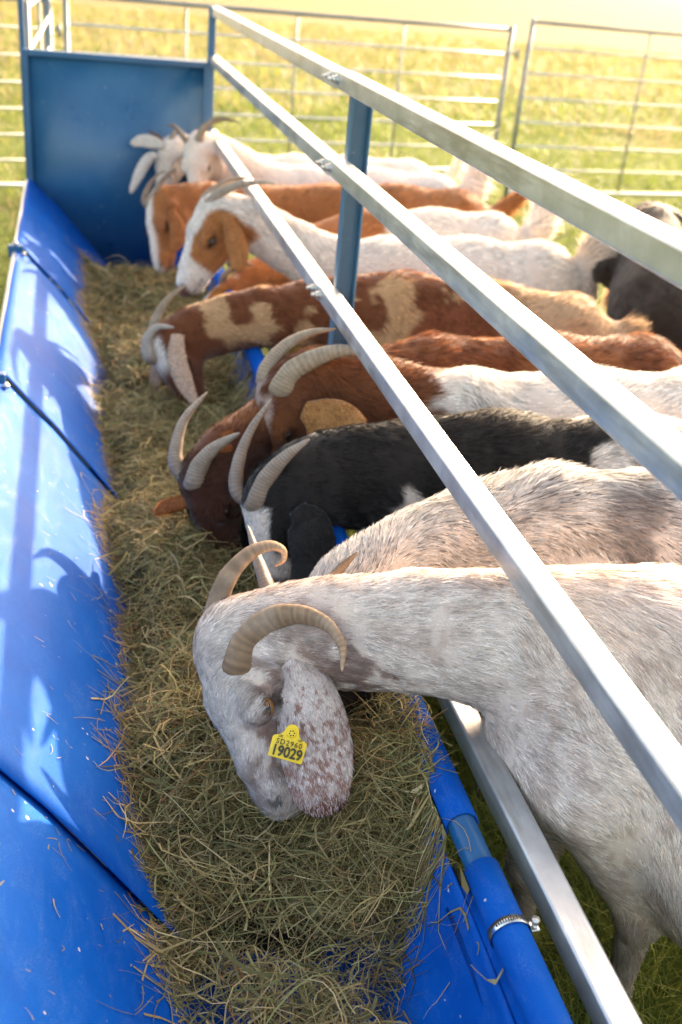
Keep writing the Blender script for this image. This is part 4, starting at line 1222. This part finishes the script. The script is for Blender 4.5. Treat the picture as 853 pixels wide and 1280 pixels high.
# 8 --- goat with small patched face under the throat of number 7
P, N = at(288, 352, y=4.12), at(224, 404, y=4.0); U = np.array([-.8, -.3, .9])
W, Hh = np.array([1.22, 4.42, .70]), np.array([1.80, 4.42, .70])
q = camside(P, N, U)
e1 = ear_px(P, [(284, 360), (274, 368), (266, 384), (262, 400)], [10, 20, 20, 8], .05, .06)
e2 = ear_gen(P, N, U, -q)
def col8(p, h, b, k):
    n1 = noise3(p, 16, 5.2)
    c = lerp(full([.34, .14, .05], len(p)), WHITE, sst(-.02, .02, b[:,0] - .05 + (n1-.5)*.1))
    hd = (h[:,0] > -.1) * (np.abs(h[:,2]) < .6)
    return lerp(c, WHITE, hd * sst(.48, .54, n1))
hn = hornpx(P, [(280, 346), (290, 336), (304, 330), (316, 332)], .02, .05)
G.append(dict(P=P, N=N, U=U, W=W, H=Hh, seed=8, color=col8, earcolor=lambda p, h, i: full([.48, .22, .06], len(p)), ears=[e1, e2], neck=.9,
    tail=[(0,0,0), (.03,0,.09), (.04,0,.22)], tailr=.060, horns=[dict(pts=hn, r=.016)],
    res=.015, hairs=22000, hlen=.022, hvar=.3, lift=.24, hw=.0034, label='goat with a small white and orange face low behind the patched tan goat'))

# 9 --- brown goat behind, white stripe on the face
P, N = at(190, 248, y=4.62), at(182, 332, y=4.47); U = np.array([-1, -.3, .4])
W, Hh = np.array([1.16, 4.93, .70]), np.array([1.80, 4.90, .70])
q = camside(P, N, U)
e1 = ear_px(P, [(214, 262), (220, 278), (222, 298), (216, 314)], [10, 20, 20, 8], .05, .06)
e2 = ear_gen(P, N, U, -q)
def col9(p, h, b, k):
    n1 = fbm(p, 12, 2, 2)
    c = lerp(full([.40, .17, .055], len(p)), np.array([.28, .11, .04]), n1)
    return lerp(c, WHITE, sst(.10, .06, np.abs(h[:,2])) * (h[:,1] > -.25) * (h[:,0] > -.02) )
hn = hornpx(P, [(186, 256), (196, 236), (208, 220), (220, 211)], .02, .06)
hz = hornpx(P, [(180, 250), (186, 232), (198, 218), (208, 214)], -.03, -.05)
G.append(dict(P=P, N=N, U=U, W=W, H=Hh, seed=9, color=col9, earcolor=lambda p, h, i: full([.36, .14, .045], len(p)), ears=[e1, e2], neck=.9, neckup=.01, neckup2=-.02,
    tail=[(0,0,0), (.06,0,.03), (.12,0,.10)], tailr=.032,
    horns=[dict(pts=hn, r=.018, col=(.48, .38, .30)), dict(pts=hz, r=.016, col=(.42, .33, .26))],
    res=.015, hairs=22000, hlen=.022, hvar=.3, lift=.24, hw=.0036, label='chestnut brown goat with a white stripe down its nose, beside the two white goats'))

# 10 --- white goat facing the camera
P, N = at(244, 176, y=5.16), at(236, 244, y=5.0); U = np.array([-.55, -1, .4])
W, Hh = np.array([1.14, 5.34, .70]), np.array([1.80, 5.30, .70])
e1 = ear_gen(P, N, U, 1, ln=.14, wd=.055, out=.08); e2 = ear_gen(P, N, U, -1, ln=.14, wd=.055, out=.08)
colw = lambda p, h, b, k: lerp(full(WHITE*1.12, len(p)), CREAM, sst(.5, .7, fbm(p, 10, 3, 2)) * .25)
hn = hornpx(P, [(248, 178), (254, 162), (268, 151), (284, 149), (299, 153)], .02, .04)
hz = hornpx(P, [(232, 174), (226, 166), (218, 158), (208, 156)], .0, .02)
G.append(dict(P=P, N=N, U=U, W=W, H=Hh, seed=10, color=colw, earcolor=lambda p, h, i: full([.66, .55, .48], len(p)), ears=[e1, e2], neck=.95, neckup=.01, neckup2=-.02,
    tail=[(0,0,0), (.02,0,.10), (.03,0,.24)], tailr=.066,
    horns=[dict(pts=hn, r=.021, col=(.52, .42, .31)), dict(pts=hz, r=.018, col=(.52, .44, .36))],
    res=.015, hairs=16000, hlen=.02, hw=.0036, label='white goat near the end panel facing the camera, one horn curving out to the right'))

# 11 --- white goat at the very end
P, N = at(206, 182, y=5.36), at(188, 246, y=5.30); U = np.array([-1, -.6, .4])
W, Hh = np.array([1.14, 5.66, .70]), np.array([1.78, 5.66, .70])
e1 = ear_px(P, [(204, 182), (192, 178), (178, 176), (165, 180)], [8, 16, 15, 6], .04, .04, curl=.1)
e2 = ear_px(P, [(196, 194), (186, 198), (176, 214), (164, 240)], [8, 14, 14, 6], .05, .05)
hz = hornpx(P, [(205, 180), (200, 172), (192, 167), (184, 163)], .0, -.02)
hn = hornpx(P, [(212, 178), (218, 166), (220, 158), (214, 155)], .0, .03)
G.append(dict(P=P, N=N, U=U, W=W, H=Hh, seed=11, color=colw, earcolor=lambda p, h, i: full([.70, .64, .58], len(p)), ears=[e1, e2], neck=.92, neckup=.01, neckup2=-.02,
    horns=[dict(pts=hn, r=.016, col=(.55, .48, .40)), dict(pts=hz, r=.014, col=(.40, .20, .10))],
    res=.015, hairs=12000, hlen=.02, hw=.0036, label='white goat farthest back against the end panel, ears sticking out to the left'))

# 12 --- dark goat standing behind the rumps
P, N = at(806, 268, y=4.0), at(744, 316, y=3.80); U = np.array([-.5, 0, 1.])
W, Hh = np.array([2.26, 3.44, .62]), np.array([2.86, 3.30, .62])
q = camside(P, N, U)
e1, e2 = ear_gen(P, N, U, q, ln=.15), ear_gen(P, N, U, -q, ln=.15)
cold = lambda p, h, b, k: lerp(full([.022, .016, .012], len(p)), np.array([.05, .034, .024]), fbm(p, 9, 2, 3))
hn = hornpx(P, [(806, 266), (824, 262), (842, 268), (858, 277), (876, 292)], .02, .05)
hz = hornpx(P, [(800, 262), (816, 256), (836, 260), (856, 268)], -.04, -.06)
G.append(dict(P=P, N=N, U=U, W=W, H=Hh, seed=12, color=cold, earcolor=lambda p, h, i: full([.04, .028, .02], len(p)), ears=[e1, e2], neck=1.7, neckup=.06, row=False,
    horns=[dict(pts=hn, r=.022, col=(.30, .24, .18)), dict(pts=hz, r=.020, col=(.22, .17, .13))],
    res=.015, hairs=16000, hlen=.02, hw=.003, label='dark brown goat standing head up behind the feeding row, under the top rail'))

BUILT = [goat(g) for g in G]

# ear tag on the nearest goat
def ear_tag():
    g = BUILT[0]; root = g['root']
    P = G[0]['P']; dd = depth(P) - .135
    c = at(361, 931, d=dd)
    view = nrm(CAM - c)
    right = nrm(CR * .965 + CD * .26); right = nrm(right - view * (right @ view)); up = np.cross(view, right)
    # tip the plate a little with the ear
    nrm_ = nrm(view + right * .10 - up * .10); right = nrm(right - nrm_ * (right @ nrm_)); up = np.cross(nrm_, right)
    sc = dd / F_PX
    prof = [(-22, -17), (-21.3, -18.4), (20.5, -19.6), (22, -18.2), (22.3, 5.5), (20.5, 7.6), (13, 10.5), (9.6, 14.0), (8.2, 20), (6, 23.6), (2.4, 25.6), (-2.0, 25.6), (-6, 23.6), (-8.4, 20), (-10, 14.5), (-13.5, 10.8), (-20.5, 7.8), (-22.2, 5.8)]
    th = .0018; n = len(prof)
    V = [c + right*x*sc + up*y*sc + nrm_*(z + .0012*math.cos(x/14)) for z in (0, th) for x, y in prof]
    F = [tuple(range(n))[::-1], tuple(range(n, 2*n))] + [(i, (i+1) % n, n+(i+1) % n, n+i) for i in range(n)]
    o = mesh_np('ear_tag', V, faces=F, mat=M['tag'], parent=root, smooth=False)
    b = o.modifiers.new('b', 'BEVEL'); b.width = .0005; b.segments = 2; b.limit_method = 'ANGLE'
    o['label'] = 'yellow ear tag printed SD2960 19029'
    mb = MB(); q = c + up*15*sc + nrm_*th
    mb.tube([q, q + nrm_*.0022, q + nrm_*.0030], [6.6*sc, 6.2*sc, 4.2*sc], 24); mb.build('stud', M['tag'], o, smooth=True)
    for k in range(6):
        a = math.pi/3*k + .3; mb = MB(); qq = q + nrm_*.0030 + (right*math.cos(a) + up*math.sin(a))*3.1*sc
        mb.tube([qq - nrm_*.0004, qq + nrm_*.0002], 1.0*sc, 8); mb.build('stud_mark', M['ink'], o)
    Mx = Matrix(((right[0], up[0], nrm_[0], 0), (right[1], up[1], nrm_[1], 0), (right[2], up[2], nrm_[2], 0), (0, 0, 0, 1)))
    def text(s_, x, y, size, name, sx=1.0, space=1.0, off=0.0):
        cu = bpy.data.curves.new('t', 'FONT'); cu.body = s_; cu.size = size*sc; cu.align_x = 'CENTER'; cu.space_character = space; cu.offset = off*sc; cu.extrude = .0001
        ob = bpy.data.objects.new('t', cu); COL.objects.link(ob); bpy.context.view_layer.update()
        me = bpy.data.meshes.new_from_object(ob.evaluated_get(bpy.context.evaluated_depsgraph_get())); bpy.data.objects.remove(ob)
        p0 = c + right*x*sc + up*y*sc + nrm_*(th + .0026)
        M4 = Mx.copy(); M4.translation = Vector(p0); me.transform(M4 @ Matrix.Diagonal((sx, 1, 1, 1)))
        me.materials.clear(); me.materials.append(M['ink'])
        t_ = bpy.data.objects.new(name, me); link(t_, o)
    text('19029', 0, -15.5, 18.5, 'number', sx=.86, off=.45)
    text('SD2960', 0, -1.2, 9.2, 'number', sx=.95, space=1.25, off=.08)
    text('UK', -12.5, 7.0, 4.6, 'country_code', off=.05)
    text('UK', 13.0, 7.0, 4.6, 'country_code', off=.05)
ear_tag()
